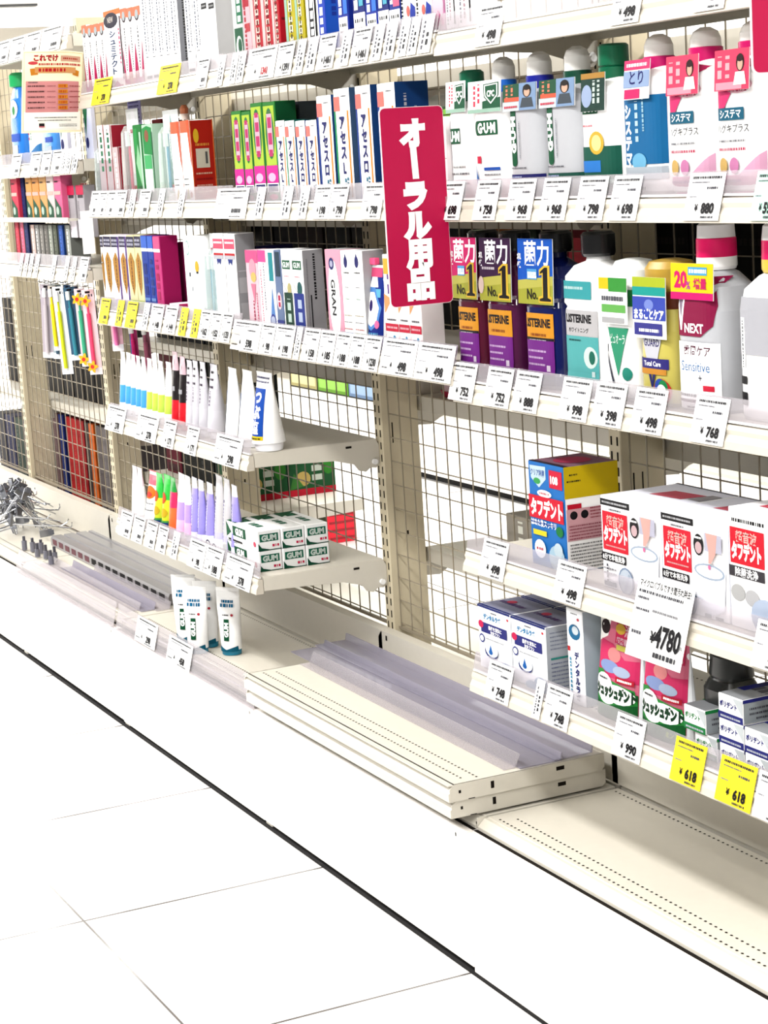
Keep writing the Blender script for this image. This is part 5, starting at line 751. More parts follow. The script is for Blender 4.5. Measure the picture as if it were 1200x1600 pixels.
for i, x in enumerate((.4565, .6095)):
    solo('cleaner_carton', ULTRA, x, .046, Z4, .15, .13, .131, 'white and red ultrasonic denture cleaner carton, '+('left, beside the tall blue carton' if i == 0 else 'middle, behind the 4780 price card'), 'carton', 'ultrasonic cleaner cartons')
UL3 = dict(body=WHITE, side=(232, 234, 246), top=(240, 240, 246), art=[('d', .05, .5, .9, .03, BLK), ('r', .02, .54, .5, .84, (232, 20, 46)), ('t', '超音波', .25, .77, .1, (255, 210, 200), .3, .05), ('t', 'タフデント', .25, .65, .15, WHITE, .42, .06), ('r', .0, .43, .5, .52, (60, 56, 62)), ('t', '除菌洗浄', .25, .475, .08, WHITE, .4, .05), ('e', .12, .3, .1, .07, (200, 200, 200)), ('e', .32, .28, .1, .07, (205, 205, 208)), ('e', .5, .15, .2, .15, (200, 215, 240))], tart=[('r', .2, .2, .8, .6, (230, 90, 110))])
solo('cleaner_carton', UL3, .763, .046, Z4, .15, .13, .155, 'taller white and red denture cleaner carton at the right edge', 'carton', 'ultrasonic cleaner cartons')
# ------------------------------------------------------------------ lowest right shelf
Z5 = .5035
DLAB = dict(body=(246, 248, 252), side=(206, 212, 222), top=(150, 152, 178), art=[('r', 0, .965, 1, 1, (24, 40, 120)), ('d', .4, .6, .92, .02, FINE), ('e', .93, .9, .03, .02, (230, 40, 60)), ('t', 'デンタルラボ', .45, .84, .09, (30, 140, 200), .66, .05), ('r', .1, .58, .9, .74, (36, 40, 130)), ('e', .1, .7, .08, .06, (225, 20, 90)), ('t', '義歯を清潔に', .54, .68, .07, WHITE, .6, .04), ('t', '洗浄ブラシ', .54, .61, .06, WHITE, .5, .04), ('e', .12, .48, .08, .07, (36, 50, 140)), ('e', .12, .48, .055, .045, (246, 248, 252)), ('d', .25, .8, .5, .015, FINE), ('e', .4, .3, .2, .1, (36, 50, 130)), ('e', .42, .33, .19, .1, (236, 244, 252)), ('p', [(.33, .3), (.45, .3), (.39, .42)], (20, 110, 200)), ('e', .39, .3, .06, .04, (20, 110, 200)), ('e', .85, .1, .2, .12, (150, 200, 240)), ('e', .6, .04, .2, .08, (180, 215, 244))], sart=[('d', .1, .9, .9-.06*i, .02, (150, 156, 180)) for i in range(5)]+[('r', .1, .5, .9, .53, (60, 160, 150))]+[('d', .1, .9, .44-.06*i, .02, (130, 136, 170)) for i in range(7)], tart=[('r', 0, 0, 1, .06, (24, 40, 120)), ('d', .1, .8, .5, .12, (90, 60, 120)), ('e', .3, .6, .1, .1, (200, 60, 90))])
DL = [(.048, .045, 'front left'), (.156, .045, 'front right'), (.048, .125, 'rear left'), (.156, .125, 'rear right')]
for x, y, w_ in DL:
    solo('denture_carton', DLAB, x, y, Z5, .105, .077, .103, 'white and blue denture brush carton, '+w_+' of four in a block', 'carton', 'denture cleaning cartons')
solo('denture_carton', dict(body=(246, 248, 252), side=(200, 214, 226), art=[('d', .3, .7, .95, .01, FINE), ('e', .75, .9, .08, .015, (240, 90, 110)), ('e', .5, .76, .36, .08, (20, 110, 160)), ('e', .56, .78, .2, .045, (225, 236, 244)), ('r', .05, .55, .2, .6, RED), ('v', 'デンタルラボ', .6, .56, .088, (30, 40, 120), .05, 1.0), ('dv', .2, .05, .5, .1, (60, 150, 190))]), .287, .05, Z5, .045, .05, .145, 'narrow upright white carton with teal swirl beside the denture cartons')
SHU = lambda: [('r', 0, 0, 1, .97, (240, 120, 150)), ('p', [(.0, .95), (.3, .95), (.25, .78), (0, .7)], (238, 236, 232)), ('e', .17, .86, .12, .07, (40, 20, 24)), ('p', [(.1, .74), (.4, .72), (.7, .6), (1, .62), (1, .4), (0, .4)], (232, 50, 110)), ('e', .45, .62, .16, .07, (245, 150, 150)), ('e', .35, .5, .25, .06, (150, 170, 225)), ('e', .65, .48, .2, .05, (190, 205, 235)), ('r', .45, .74, .95, .93, (222, 30, 90)), ('t', '泡', .74, .87, .12, (250, 220, 230), .3, .05), ('t', '超密着洗浄', .7, .77, .07, (250, 200, 215), .44, .05), ('e', .56, .88, .12, .05, (240, 190, 60)), ('r', .5, .68, .85, .73, (220, 210, 90)), ('p', [(0, .36), (1, .3), (1, 0), (0, 0)], (10, 96, 40)), ('p', [(.0, .44), (.2, .46), (.4, .38), (.95, .34), (1, .2), (.6, .16), (.3, .12), (.05, .16), (-.02, .28)], (40, 150, 60)), ('e', .25, .3, .24, .13, WHITE), ('e', .62, .26, .36, .09, WHITE), ('e', .35, .2, .2, .06, WHITE), ('d', .12, .35, .38, .02, BLK), ('t', 'シュッシュデント', .52, .27, .12, (10, 60, 30), .94, .09), ('r', .55, .38, .95, .43, (200, 20, 50)), ('d', .6, .9, .405, .02, WHITE), ('t', 'ミント', .8, .08, .06, (190, 220, 40), .3, .04)]
for i, x in enumerate((.385, .503)):
    pouch(x, .05, Z5, .118, .15, SHU(), 'pink and green denture foam refill pouch, '+('left one beside the narrow carton' if i == 0 else 'right one before the dark bottle'), None, 'foam refill pouches', .02)
r_ = bottle('foam_bottle', .60, .075, Z5, .075, .06, [(0, .95, .95, 3.4), (.003, 1, 1, 3.4), (.085, 1, 1, 3.4), (.098, .84, .84, 2.8), (.1, .8, .8, 2.6), (.104, .86, .86, 2.6), (.13, .8, .8, 2.4), (.155, .5, .6, 2.2)], M((34, 36, 34), .25, .5)); tag(r_, 'dark grey foam bottle behind the small green cartons', 'bottle')
def small_stack(x0, c, n, lb, dx=.0):
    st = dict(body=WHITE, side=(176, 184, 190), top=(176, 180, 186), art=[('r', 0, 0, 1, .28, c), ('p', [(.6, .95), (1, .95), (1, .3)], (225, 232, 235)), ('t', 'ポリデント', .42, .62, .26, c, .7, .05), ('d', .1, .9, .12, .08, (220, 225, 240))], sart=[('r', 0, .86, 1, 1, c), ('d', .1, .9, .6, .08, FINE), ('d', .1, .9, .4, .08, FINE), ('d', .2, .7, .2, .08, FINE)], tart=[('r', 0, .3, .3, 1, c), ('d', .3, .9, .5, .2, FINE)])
    return st
GS = small_stack(0, (30, 140, 70), 0, ''); NS = small_stack(0, (36, 40, 130), 0, '')
for i in range(2): solo('adhesive_carton', GS, .595+.02*(1-i), .047 if i else .05, Z5+.0335*i, .05, .1, .033, 'small white and green denture adhesive carton, '+('lower of two' if i == 0 else 'upper of two'), 'carton', 'small adhesive cartons', -.0)
for j in range(2):
    for i in range(3): 
        if j == 1 and i == 2: continue
        solo('adhesive_carton', NS, .678+.056*j, .047, Z5+.0335*i, .054, .1, .033, 'small white and navy denture adhesive carton, '+('left' if j == 0 else 'right')+' column, '+('bottom', 'middle' if j == 0 else 'top', 'top')[i], 'carton', 'small adhesive cartons')
# ------------------------------------------------------------------ stacked white and green toothpaste cartons lying on the lowest short shelf
LY = dict(body=(250, 250, 250), side=(226, 228, 228), top=(240, 242, 242), art=[('r', .2, .35, .62, .85, DG), ('t', 'GUM', .41, .6, .45, WHITE, .36, .06), ('p', [(0, 1), (.15, .5), (0, .2)], (0, 100, 60)), ('r', .05, .06, .5, .16, BLK), ('e', .9, .3, .04, .14, (235, 80, 110))],
    sart=[('r', .08, .44, .9, .82, (0, 104, 78)), ('t', 'GUM', .49, .63, .36, (225, 240, 232), .72, .06), ('p', [(0, 0), (0, .4), (.15, .15), (.5, .04), (1, .04), (1, 0)], (0, 80, 56)), ('d', .62, .92, .22, .12, (225, 50, 90))], tart=[('r', .1, .25, .3, .75, (0, 90, 60)), ('t', 'GUM', .2, .5, .35, (60, 160, 120), .2), ('p', [(0, 0), (.3, 0), (0, 1)], (0, 100, 60)), ('d', .45, .75, .5, .3, (40, 120, 90))])
for j in range(3):
    for i in range(2):
        solo('toothpaste_carton', LY, -1.036+.003*j, .05+.0515*j, .5035+.0425*i, .172, .0495, .0415, 'white and green toothpaste carton lying flat, '+('lower', 'upper')[i]+' row, '+('nearest the aisle', 'middle', 'rearmost')[j], 'carton', 'stacked lying toothpaste cartons', .0)
solo('toothpaste_carton', dict(body=(248, 248, 250), top=(235, 235, 240), art=[('e', .3, .6, .12, .3, (90, 80, 110)), ('e', .3, .6, .08, .2, WHITE), ('e', .6, .5, .12, .3, (90, 80, 110)), ('e', .6, .5, .08, .2, WHITE), ('d', .1, .9, .1, .08, FINE)]), -1.19, .04, .5035, .12, .05, .034, 'low white carton with round marks lying left of the white and green stack', 'carton')
# base tubes standing on the deck
def base_tube(x, y, lb, rz=0):
    root = empty('toothpaste_tube', (x, y, .2557), rz); b = MB(); h = .15; r = .0235; W2 = .03; n = 10; secs = []
    for i in range(n+1):
        t = i/n; secs.append((.012+(h-.02)*t, r+(W2-r)*min(1, t*1.4), .0195*(1-t)**.6+.0012, 2))
    secs.append((h, W2, .0012, 8))
    b.loft(secs, M(WHITE, .3), 22, cy=.02)
    def P(u, v, l):
        zz = v*h; k = min(max((zz-.012)/(h-.02), 0), 1); th = .0195*(1-k)**.6+.0012; wd = r+(W2-r)*min(1, k*1.4); xx = (u-.5)*.054
        return (xx, .02-th*math.sqrt(max(0, 1-min(.999, abs(xx/wd))**2))-l-.0006, zz)
    b.art(P, .058, h, [('d', .25, .8, .8, .04, (20, 120, 170)), ('d', .2, .85, .74, .05, (20, 120, 170)), ('d', .3, .6, .6, .02, BLK), ('e', .75, .6, .06, .02, (220, 60, 80)), ('r', .38, .22, .62, .54, DG), ('q', 'GUM', .5, .38, .25, WHITE, 1, .06, .28), ('p', [(.08, .06), (.92, .06), (.92, .14), (.5, .09), (.08, .16)], (0, 110, 140))], 8)
    b.build('tube_body', root, smooth=True)
    c = MB(); c.loft([(0, .0215, .0185, 2), (.001, .0225, .0192, 2), (.0115, .023, .0195, 2), (.0125, .021, .018, 2)], M((0, 120, 150), .3), 20, cy=.02); c.build('cap', root, smooth=True)
    return tag(root, lb, 'tube', 'upright tubes on the base deck')
base_tube(-1.485, .062, 'white toothpaste tube with green logo upright on the base, leftmost', .8); base_tube(-1.455, .05, 'white toothpaste tube with green logo upright on the base, second from left', .75)
base_tube(-1.345, .035, 'white toothpaste tube with green logo upright on the base, largest and frontmost', .7); base_tube(-1.385, .075, 'white toothpaste tube with green logo upright on the base, half hidden behind the frontmost', .75); base_tube(-1.285, .09, 'white toothpaste tube with green logo upright on the base, rightmost and set back', .65)
# ================================================================== price tags
def price_tag(x0, x1, s, txt, top=.026, bot=-.031, yt=.0325, yb=.0175, label='', grp=''):
    w = x1-x0; col = WHITE
    if txt[:1] == 'Y': col = (250, 226, 30); txt = txt[1:]
    elif txt[:1] == 'G': col = (190, 240, 220); txt = txt[1:]
    red = txt[:1] == 'R'; txt = txt.lstrip('R')
    h = math.hypot(top-bot, yt-yb); b = MB(); b.box(-w/2, -.0006, 0, w/2, 0, h, M(col, .6, .2))
    big = txt.endswith('.') or txt.startswith('¥'); num = txt.replace('.', '').replace('¥', '')
    ops = []
    if w < .045: ops = [('dv', .3, .1, .85, .16, (110, 110, 120)), ('dv', .65, .2, .6, .2, (50, 50, 56))]
    else:
        ops = [('d', .1, .92, .9, .055, (50, 50, 56)), ('d', .1, .6, .8, .03, (120, 120, 130)), ('d', .55, .85, .68, .055, (90, 90, 100)), ('d', .08, .3, .5, .03, (150, 150, 160)), ('d', .5, .85, .07, .05, (60, 60, 70))]
        if num:
            ops += [('t', num, .66 if not big else .66, .26, .34 if big else .3, RED if red else BLK, .5 if big else .42, .05), ('t', '¥', .34, .27, .2, BLK, .1, .04)]
            if big: ops.append(('d', .05, .25, .18, .05, (60, 60, 70)))
        else: ops.append(('d', .55, .85, .26, .14, (70, 70, 76)))
    b.art(lambda u, v, l: (-w/2+u*w, -.0006-l, v*h), w, h, ops)
    o = b.build('price_tag', loc=((x0+x1)/2, yb, s+bot), rot=(-math.atan2(yt-yb, top-bot), 0, 0))
    return tag(o, label, 'price tag', grp)
RL = {'row1L': 'top left rail', 'row1R': 'top right rail', 'row2L': 'second left rail', 'row2R': 'rail under the pink bottles', 'row3L': 'third left rail', 'row3R': 'rail under the rinse bottles', 'row4L': 'short upper rail', 'row5L': 'short lower rail', 'row4R': 'rail under the ultrasonic cartons', 'row5R': 'lowest right rail'}
def rs(row, x):
    return {'row1L': 1.499 if x < -.9 else 1.497, 'row1R': 1.493, 'row2L': 1.250 if x < -.9 else 1.246, 'row2R': 1.245, 'row3L': 1.003 if x < -.9 else .992, 'row3R': .968, 'row4L': .753, 'row5L': .503, 'row4R': .699, 'row5R': .503}[row]
for row, tags_ in TAGS.items():
    n = len(tags_)
    for i, (a, c, t) in enumerate(tags_):
        colr = {'Y': 'yellow', 'G': 'pale green'}.get(t[:1], 'white'); num = t.lstrip('YGR').replace('.', '').replace('¥', '')
        nm = (' reading '+num) if num else ''; width = c-a
        big = t == '¥4780'
        lb = '%s%s price tag%s, %s on the %s' % ('large ' if big else ('narrow ' if width < .045 else ''), colr, nm, pos(i, n), RL[row])
        extra = dict(top=.036, bot=-.07, yt=.034, yb=.004) if big else {}
        if row in ('row4L', 'row5L'): extra = dict(top=.024, bot=-.034, yb=.0165)
        if big:
            w = c-a; b = MB(); h = .112; b.box(-w/2, -.0006, 0, w/2, 0, h, M(WHITE, .35))
            b.art(lambda u, v, l: (-w/2+u*w, -.0006-l, v*h), w, h, [('t', 'マイクロバブルですき間汚れ除去!', .5, .9, .1, BLK, .92, .03), ('d', .05, .85, .8, .035, (70, 70, 80)), ('d', .05, .25, .72, .03, FINE), ('d', .05, .3, .58, .03, FINE), ('d', .35, .8, .6, .03, (150, 150, 155)), ('d', .05, .22, .3, .04, FINE), ('t', '¥', .44, .3, .18, BLK, .1, .04), ('t', '4780', .7, .33, .36, BLK, .46, .035), ('t', '円', .95, .26, .06, BLK), ('d', .5, .9, .1, .06, (60, 60, 66))])
            tag(b.build('price_tag', loc=((a+c)/2, .003, .632), rot=(-.27, 0, 0)), lb, 'price tag', 'price tags on the '+RL[row])
        else: price_tag(a+.001, c-.001, rs(row, (a+c)/2), t, label=lb, grp='price tags on the '+RL[row], **extra)
price_tag(-1.64, -1.50, .262, '¥298', top=.034, bot=-.022, yt=.0085, yb=-.0062, label='white price tag reading 298 on the base rail, left of the upright tubes', grp='price tags on the base rail')
price_tag(-1.42, -1.27, .262, '¥458', top=.03, bot=-.026, yt=.0075, yb=-.0072, label='white price tag reading 458 on the base rail, under the upright tubes', grp='price tags on the base rail')
# ================================================================== hanging red signs
def red_sign(x, y0, y1, z0, z1, text, lb, bracket=True):
    root = empty('aisle_sign', (x, 0, 0)); tag(root, lb, 'sign', 'red aisle signs'); w = y1-y0; h = z1-z0; b = MB(); rd = .008
    poly = []
    for cx, cz, a0 in ((y1-rd, z1-rd, 0), (y0+rd, z1-rd, 90), (y0+rd, z0+rd, 180), (y1-rd, z0+rd, 270)):
        for t in range(5): an = math.radians(a0+t*22.5); poly.append((cx+rd*math.cos(an), cz+rd*math.sin(an)))
    b.prism(poly, -.003, .0, M((250, 225, 232), .4)); sc = .985; cy, cz = (y0+y1)/2, (z0+z1)/2
    b.add([(.0004, cy+(p-cy)*sc, cz+(q-cz)*(1-.015*w/h)) for p, q in poly], [tuple(range(len(poly)))], M((208, 0, 78), .5, .2, .55))
    b.add([(-.0034, cy+(p-cy)*sc, cz+(q-cz)*(1-.015*w/h)) for p, q in poly], [tuple(range(len(poly)-1, -1, -1))], M((208, 0, 78), .5, .2, .55))
    if text:
        b.art(lambda u, v, l: (.0004+l, y0+u*w, z0+v*h), w, h, text)
        b.art(lambda u, v, l: (-.0034-l, y1-u*w, z0+v*h), w, h, text)
    b.build('sign_board', root)
    q = MB(); q.box(-.004, y1-.004, (z0+z1)/2-.01, .001, y1+.016, (z0+z1)/2+.012, CLEAR); q.build('clip', root)
    return root
letters = 'オーラル用品'; ops = []
for ch, v, hh in (('オ', .865, .15), ('ラ', .555, .15), ('ル', .405, .15), ('用', .262, .155), ('品', .105, .165)):
    ops.append(('t', ch, .49, v, hh, WHITE, .62, .075 if ch not in '用品' else .06))
ops.append(('p', [(.44, .80), (.54, .80), (.56, .64), (.46, .64)], WHITE))
sg = red_sign(.008, -.081, .026, 1.088, 1.386, ops, 'crimson vertical sign with six white Japanese characters, sticking out between the shelves')
red_sign(.9, -.05, .06, 1.38, 1.66, None, 'crimson sign with white edge at the top right corner of the photo')
# ================================================================== paper notice at the far left
def notice():
    b = MB(); w, h = .142, .185; y0, z0 = -.112, 1.418
    def P(u, v, l):
        cv = .012*max(0, u-.72)**1*(1 if v > .5 else .2)*8*max(0, v-.3)
        return (-.0+.010*math.sin(u*2.4)+l, y0+.02*v+u*w, z0+v*h-.005*u-cv*.2)
    N = 10; vs = []; fs = []
    for i in range(N+1):
        for j in range(N+1): vs.append(P(i/N, j/N, 0))
    for i in range(N):
        for j in range(N): k = i*(N+1)+j; fs.append((k, k+N+1, k+N+2, k+1))
    b.add(vs, fs, M((255, 240, 200), .6)); b.add([(x-.0008, y, z) for x, y, z in vs], [tuple(reversed(f)) for f in fs], M((255, 240, 200), .6))
    ops = [('r', .03, .03, .97, .26, (255, 252, 240)), ('r', .06, .25, .93, .63, (255, 170, 170)), ('t', 'これでけ', .38, .91, .085, (200, 30, 50), .4, .06), ('r', .62, .87, .95, .94, (246, 190, 160)), ('d', .66, .9, .905, .02, (200, 60, 40)), ('e', .17, .85, .08, .02, (230, 70, 80)), ('d', .26, .95, .835, .025, (220, 60, 60)), ('p', [(.12, .78), (.25, .79), (.25, .71), (.14, .70)], ORA), ('p', [(.82, .78), (.93, .76), (.92, .69), (.82, .71)], ORA), ('r', .2, .73, .87, .8, (250, 180, 110)), ('d', .26, .7, .765, .04, (214, 30, 40)), ('d', .1, .25, .615, .012, FINE)]
    for i in range(5):
        v = .57-.066*i; ops += [('d', .09, .36, v, .016, (60, 30, 30)), ('d', .4, .54, v, .01, (170, 90, 90)), ('r', .58, v-.022, .74, v+.022, (250, 160, 40)), ('d', .6, .72, v, .026, (220, 90, 20)), ('d', .77, .95, v, .013, (170, 60, 60))]
    ops += [('d', .2, .9, .185, .012, BLK), ('d', .25, .8, .15, .012, BLK), ('r', .27, .08, .36, .115, (30, 26, 30)), ('r', .27, .065, .36, .08, (230, 120, 130)), ('d', .6, .9, .1, .01, FINE), ('d', .6, .9, .08, .01, FINE), ('r', .4, .04, .9, .043, (210, 190, 120)), ('r', .02, .02, .025, .98, (225, 160, 90)), ('r', .975, .02, .98, .98, (190, 100, 60)), ('r', .02, .975, .98, .98, (235, 190, 90))]
    b.art(P, w, h, ops, 8)
    return b.build('paper_notice', loc=(-1.83, 0, 0))
tag(notice(), 'cream and pink printed paper notice curling off the shelf end at the top left', 'notice')
# ================================================================== far left bay: bottles, packs and toothbrushes
ZL = 1.3525
def lb_bottle(x, y, w, h, col, capc, art, lb, topw=.42):
    r = bottle('refill_bottle', x, y, ZL, w, .05, [(0, .93, .93, 4), (.004, 1, 1, 4), (h*.45, .94, .94, 4), (h*.72, .8, .85, 3), (h*.84, topw, .6, 2.4)], M(col, .25), art, [(h*.84, w*.2, w*.2, 2), (h*.85, w*.24, w*.24, 2), (h*.97, w*.24, w*.24, 2), (h, w*.18, w*.18, 2)], M(capc, .3)); tag(r, lb, 'bottle', 'bottles at the far left'); return r
lb_bottle(-2.47, .05, .11, .235, (40, 120, 210), (30, 160, 90), [('r', .3, .05, .7, .25, (225, 240, 250)), ('r', .1, .3, .9, .4, (20, 90, 210)), ('e', .55, .72, .3, .12, (235, 250, 240)), ('e', .55, .7, .12, .06, (20, 150, 70))], 'blue bottle with white and green oval at the far left edge')
lb_bottle(-2.31, .05, .11, .23, (236, 246, 244), (40, 150, 120), [('dv', .2, .3, .9, .1, (220, 60, 90)), ('dv', .4, .3, .8, .06, (30, 150, 100)), ('p', [(0, 0), (1, 0), (1, .25), (0, .1)], (60, 140, 210))], 'white bottle with red lettering half hidden by the paper notice')
lb_bottle(-2.17, .05, .1, .15, (70, 140, 215), (20, 130, 80), [('r', .3, .05, .75, .3, (220, 236, 250)), ('r', .2, .38, .85, .48, (20, 80, 200))], 'blue bottle with green cap just below the paper notice', .6)
for i in range(2):
    b = MB(); b.box(-.03, 0, 0, .03, .01, .13, M((214, 216, 236), .3), ch=.001); b.art(lambda u, v, l: (-.03+u*.06, -l, v*.13), .06, .13, [('p', [(0, .9), (.3, 1), (.6, 1), (.2, .4)], (20, 110, 60)), ('e', .3, .3, .2, .1, NAVY)]); tag(b.build('hanging_pack', loc=(-2.07+.045*i, .06+.05*i, 1.3525), rot=(0, 0, 0)), 'pale lilac pack at the far left, '+('beside the blue bottle' if i == 0 else 'nearest the upright post'), 'pack', 'lilac packs at the far left')
ZT = 1.2135
tray = [((-2.50, -2.44), (230, 60, 90), 'crimson'), ((-2.36, -2.305), (236, 170, 90), 'white and orange, green-patterned'), ((-2.30, -2.24), (240, 160, 80), 'orange with dark edge'), ((-2.235, -2.175), (240, 180, 110), 'pale orange, green-spotted'), ((-2.17, -2.11), (250, 225, 225), 'white-edged with green leaf'), ((-2.105, -2.045), (250, 110, 160), 'bright pink')]
for (a, c), col, d in tray:
    st = dict(body=col, art=[('r', 0, .8, 1, 1, (250, 240, 236)), ('p', [(0, 0), (.8, 0), (.8, .2), (0, .4)], (20, 90, 60)), ('d', .1, .6, .7, .03, BLK), ('r', 0, .45, .9, .52, (250, 200, 190)), ('e', .3, .15, .2, .08, (200, 225, 210))])
    solo('toothbrush_pack', st, (a+c)/2, .035, ZT, c-a-.002, .03, .128, d+' toothbrush pack on the thin tray at the far left', 'pack', 'packs on the thin tray')
for x, d in ((-2.02, 'left of two'), (-1.945, 'right of two')):
    solo('display_pack', dict(body=(196, 190, 196), art=[('r', .0, .82, 1, 1, (220, 20, 80)), ('r', .2, .76, .9, .82, (60, 50, 60)), ('r', 0, 0, 1, .35, (236, 226, 236)), ('dv', .2, .1, .7, .06, (110, 100, 110))]), x, .05, 1.2, .058, .03, .125, 'grey pack with crimson header at the far left, '+d, 'pack', 'grey crimson-headed packs')
for o in [o for o in COL.objects if o.get('group') == 'grey crimson-headed packs']: o.location.z = 1.1665
ZA = 1.0965
for i, (a, col, d, h) in enumerate(((-2.52, (235, 70, 90), 'red', .22), (-2.47, (250, 110, 140), 'pink', .2), (-2.43, (30, 40, 100), 'navy', .24), (-2.37, (250, 215, 205), 'pale pink', .1), (-2.33, (170, 168, 166), 'grey', .1), (-2.29, (150, 146, 140), 'dull grey', .1), (-2.25, (120, 116, 110), 'dark grey', .1), (-2.21, (166, 170, 158), 'green-grey', .1), (-2.17, (90, 96, 80), 'olive', .1), (-2.12, (40, 90, 180), 'blue', .1), (-2.06, (180, 184, 176), 'light grey', .1))):
    solo('toothbrush_pack', dict(body=col, side=tuple(int(c*.7) for c in col), art=[('dv', .5, .1, .9, .2, tuple(min(255, int(c*1.3)+20) for c in col)), ('r', .0, .0, .2, 1, tuple(int(c*.5) for c in col))]), a, .045, ZA, .036, .05, h, d+' narrow toothbrush pack standing on the far left shelf above the hanging brushes', 'pack', 'narrow packs above the hanging brushes')
# tags of the far left rails
LT = {'highest far left rail': (1.64, [(-2.66, -2.50), (-2.49, -2.36), (-2.35, -2.22), (-2.21, -2.08), (-2.07, -1.9)]), 'far left rail under the blue bottles': (1.352, [(-2.44, -2.35), (-2.26, -2.17), (-2.16, -2.08), (-2.07, -1.99), (-1.985, -1.95), (-1.945, -1.91), (-1.90, -1.856)]), 'far left rail above the hanging brushes': (1.096, [(-2.45, -2.42), (-2.40, -2.37), (-2.355, -2.325), (-2.30, -2.27), (-2.15, -2.12), (-2.04, -2.01), (-1.98, -1.95), (-1.92, -1.856)])}
for rn, (s, l) in LT.items():
    for i, (a, c) in enumerate(l): price_tag(a, c, s, '', label=('narrow ' if c-a < .045 else '')+'white price tag, '+pos(i, len(l))+' on the '+rn, grp='price tags on the '+rn)
b = MB(); b.box(-.014, 0, 0, .014, .0012, .1, M((252, 252, 252), .4)); b.box(-.008, .0012, .02, .008, .008, .08, M((238, 238, 238), .4)); tag(b.build('card_holder', loc=(-1.825, .024, 1.132), rot=(0, 0, 1.2)), 'blank white card holder on the shelf end left of the gold cartons', 'card holder')
# hanging toothbrushes
def brush(x, y, ztop, L, col, head, art_card, lb, w=.028, tilt=0.0, flower=None):
    root = empty('toothbrush', (x, y, ztop), 0); root.rotation_euler = (0, tilt, .75); tag(root, lb, 'toothbrush', 'hanging toothbrushes')
    c = MB(); c.box(-w/2, .006, -L, w/2, .0068, 0, M(art_card, .4), ch=.0003)
    c.art(lambda u, v, l: (-w/2+u*w, .006-l, -L+v*L), w, L, [('d', .1, .9, .93, .03, (60, 60, 80)), ('r', .0, .0, 1, .08, (235, 235, 240)), ('r', .3, .955, .7, .98, BLK)]); c.build('backing_card', root)
    h = MB(); h.tube([(0, .0, -L*.93), (0, -.001, -L*.7), (0, .0, -L*.45), (0, 0, -L*.28)], .0052, M(col, .3), 8); h.tube([(0, 0, -L*.28), (0, 0, -L*.2), (0, 0, -L*.06)], .0028, M(col, .3), 8); h.build('handle', root, smooth=True)
    k = MB(); k.box(-.005, -.007, -L*.17, .005, 0, -L*.05, M(head, .6), ch=.0012); k.build('bristles', root)
    if flower:
        for zz in (-L*.13, -L*.9):
            q = MB(); q.prism([(.012*(1+.35*math.cos(5*t*math.pi/10))*math.cos(t*math.pi/10), zz+.012*(1+.35*math.cos(5*t*math.pi/10))*math.sin(t*math.pi/10)) for t in range(20)], -.0095, -.008, M(flower, .5), 'y'); q.prism([(.005*math.cos(t*math.pi/4), zz+.005*math.sin(t*math.pi/4)) for t in range(8)], -.0105, -.0095, M((225, 40, 30), .5), 'y'); q.build('flower_sticker', root)
    r = MB(); r.tube([(0, .012, .008), (0, -.02, .008), (0, -.03, .012)], .0015, CH); r.tube([(0, .012, .008), (-.02, .03, .0085)], .0015, CH); r.build('hook_rod', root)
    return root
ZH = 1.045
for a in ((-2.285, .04, .19, (200, 190, 196), WHITE, (180, 170, 180), 'grey and white carded toothbrush, leftmost of the hanging brushes', .034, .05), (-2.235, .05, .19, (60, 90, 110), WHITE, (160, 175, 180), 'steel-blue carded toothbrush with dark foot, second from the left', .034, .03),
          (-2.20, .03, .165, (250, 225, 20), WHITE, (200, 190, 180), 'plain yellow hanging toothbrush, between the steel-blue card and the blue one', .022, -.02), (-2.165, .06, .17, (40, 110, 180), WHITE, (70, 110, 160), 'blue hanging toothbrush between the yellow and the lime ones', .02, .0), (-2.13, .025, .22, (205, 215, 30), (230, 230, 240), (245, 248, 250), 'lime toothbrush on a long white card hanging at the far left', .032, -.04),
          (-2.08, .05, .18, (60, 90, 140), WHITE, (60, 66, 100), 'dark blue hanging toothbrush on a dark card', .026, -.02), (-2.05, .03, .18, (50, 130, 150), (225, 235, 235), (50, 84, 110), 'teal hanging toothbrush on a dark card', .034, -.05)):
    brush(a[0], a[1], ZH, a[2], a[3], a[4], a[5], a[6], a[7], a[8])
brush(-1.965, .03, ZH, .19, (60, 170, 130), WHITE, (225, 200, 205), 'green toothbrush with orange flower hanging at the far left', .03, -.03, (250, 180, 20)); brush(-1.90, .03, ZH, .205, (245, 70, 110), WHITE, (245, 205, 210), 'pink toothbrush with orange flower, right of the green flowered one', .034, -.03, (250, 170, 20))
brush(-1.80, .06, 1.1, .2, (240, 120, 180), WHITE, (240, 190, 205), 'pink toothbrush hanging by the left end of the third shelf', .03, -.02); brush(-1.765, .09, .968, .16, (50, 120, 200), WHITE, (90, 120, 190), 'blue toothbrush hanging under the left end of the third shelf', .02, -.02); brush(-1.73, .08, .968, .14, (215, 20, 110), WHITE, (200, 60, 130), 'magenta toothbrush hanging under the third shelf', .018, -.02); brush(-1.70, .1, .968, .16, (190, 100, 130), WHITE, (170, 110, 130), 'dull pink toothbrush hanging under the third shelf, rightmost', .018, -.02)
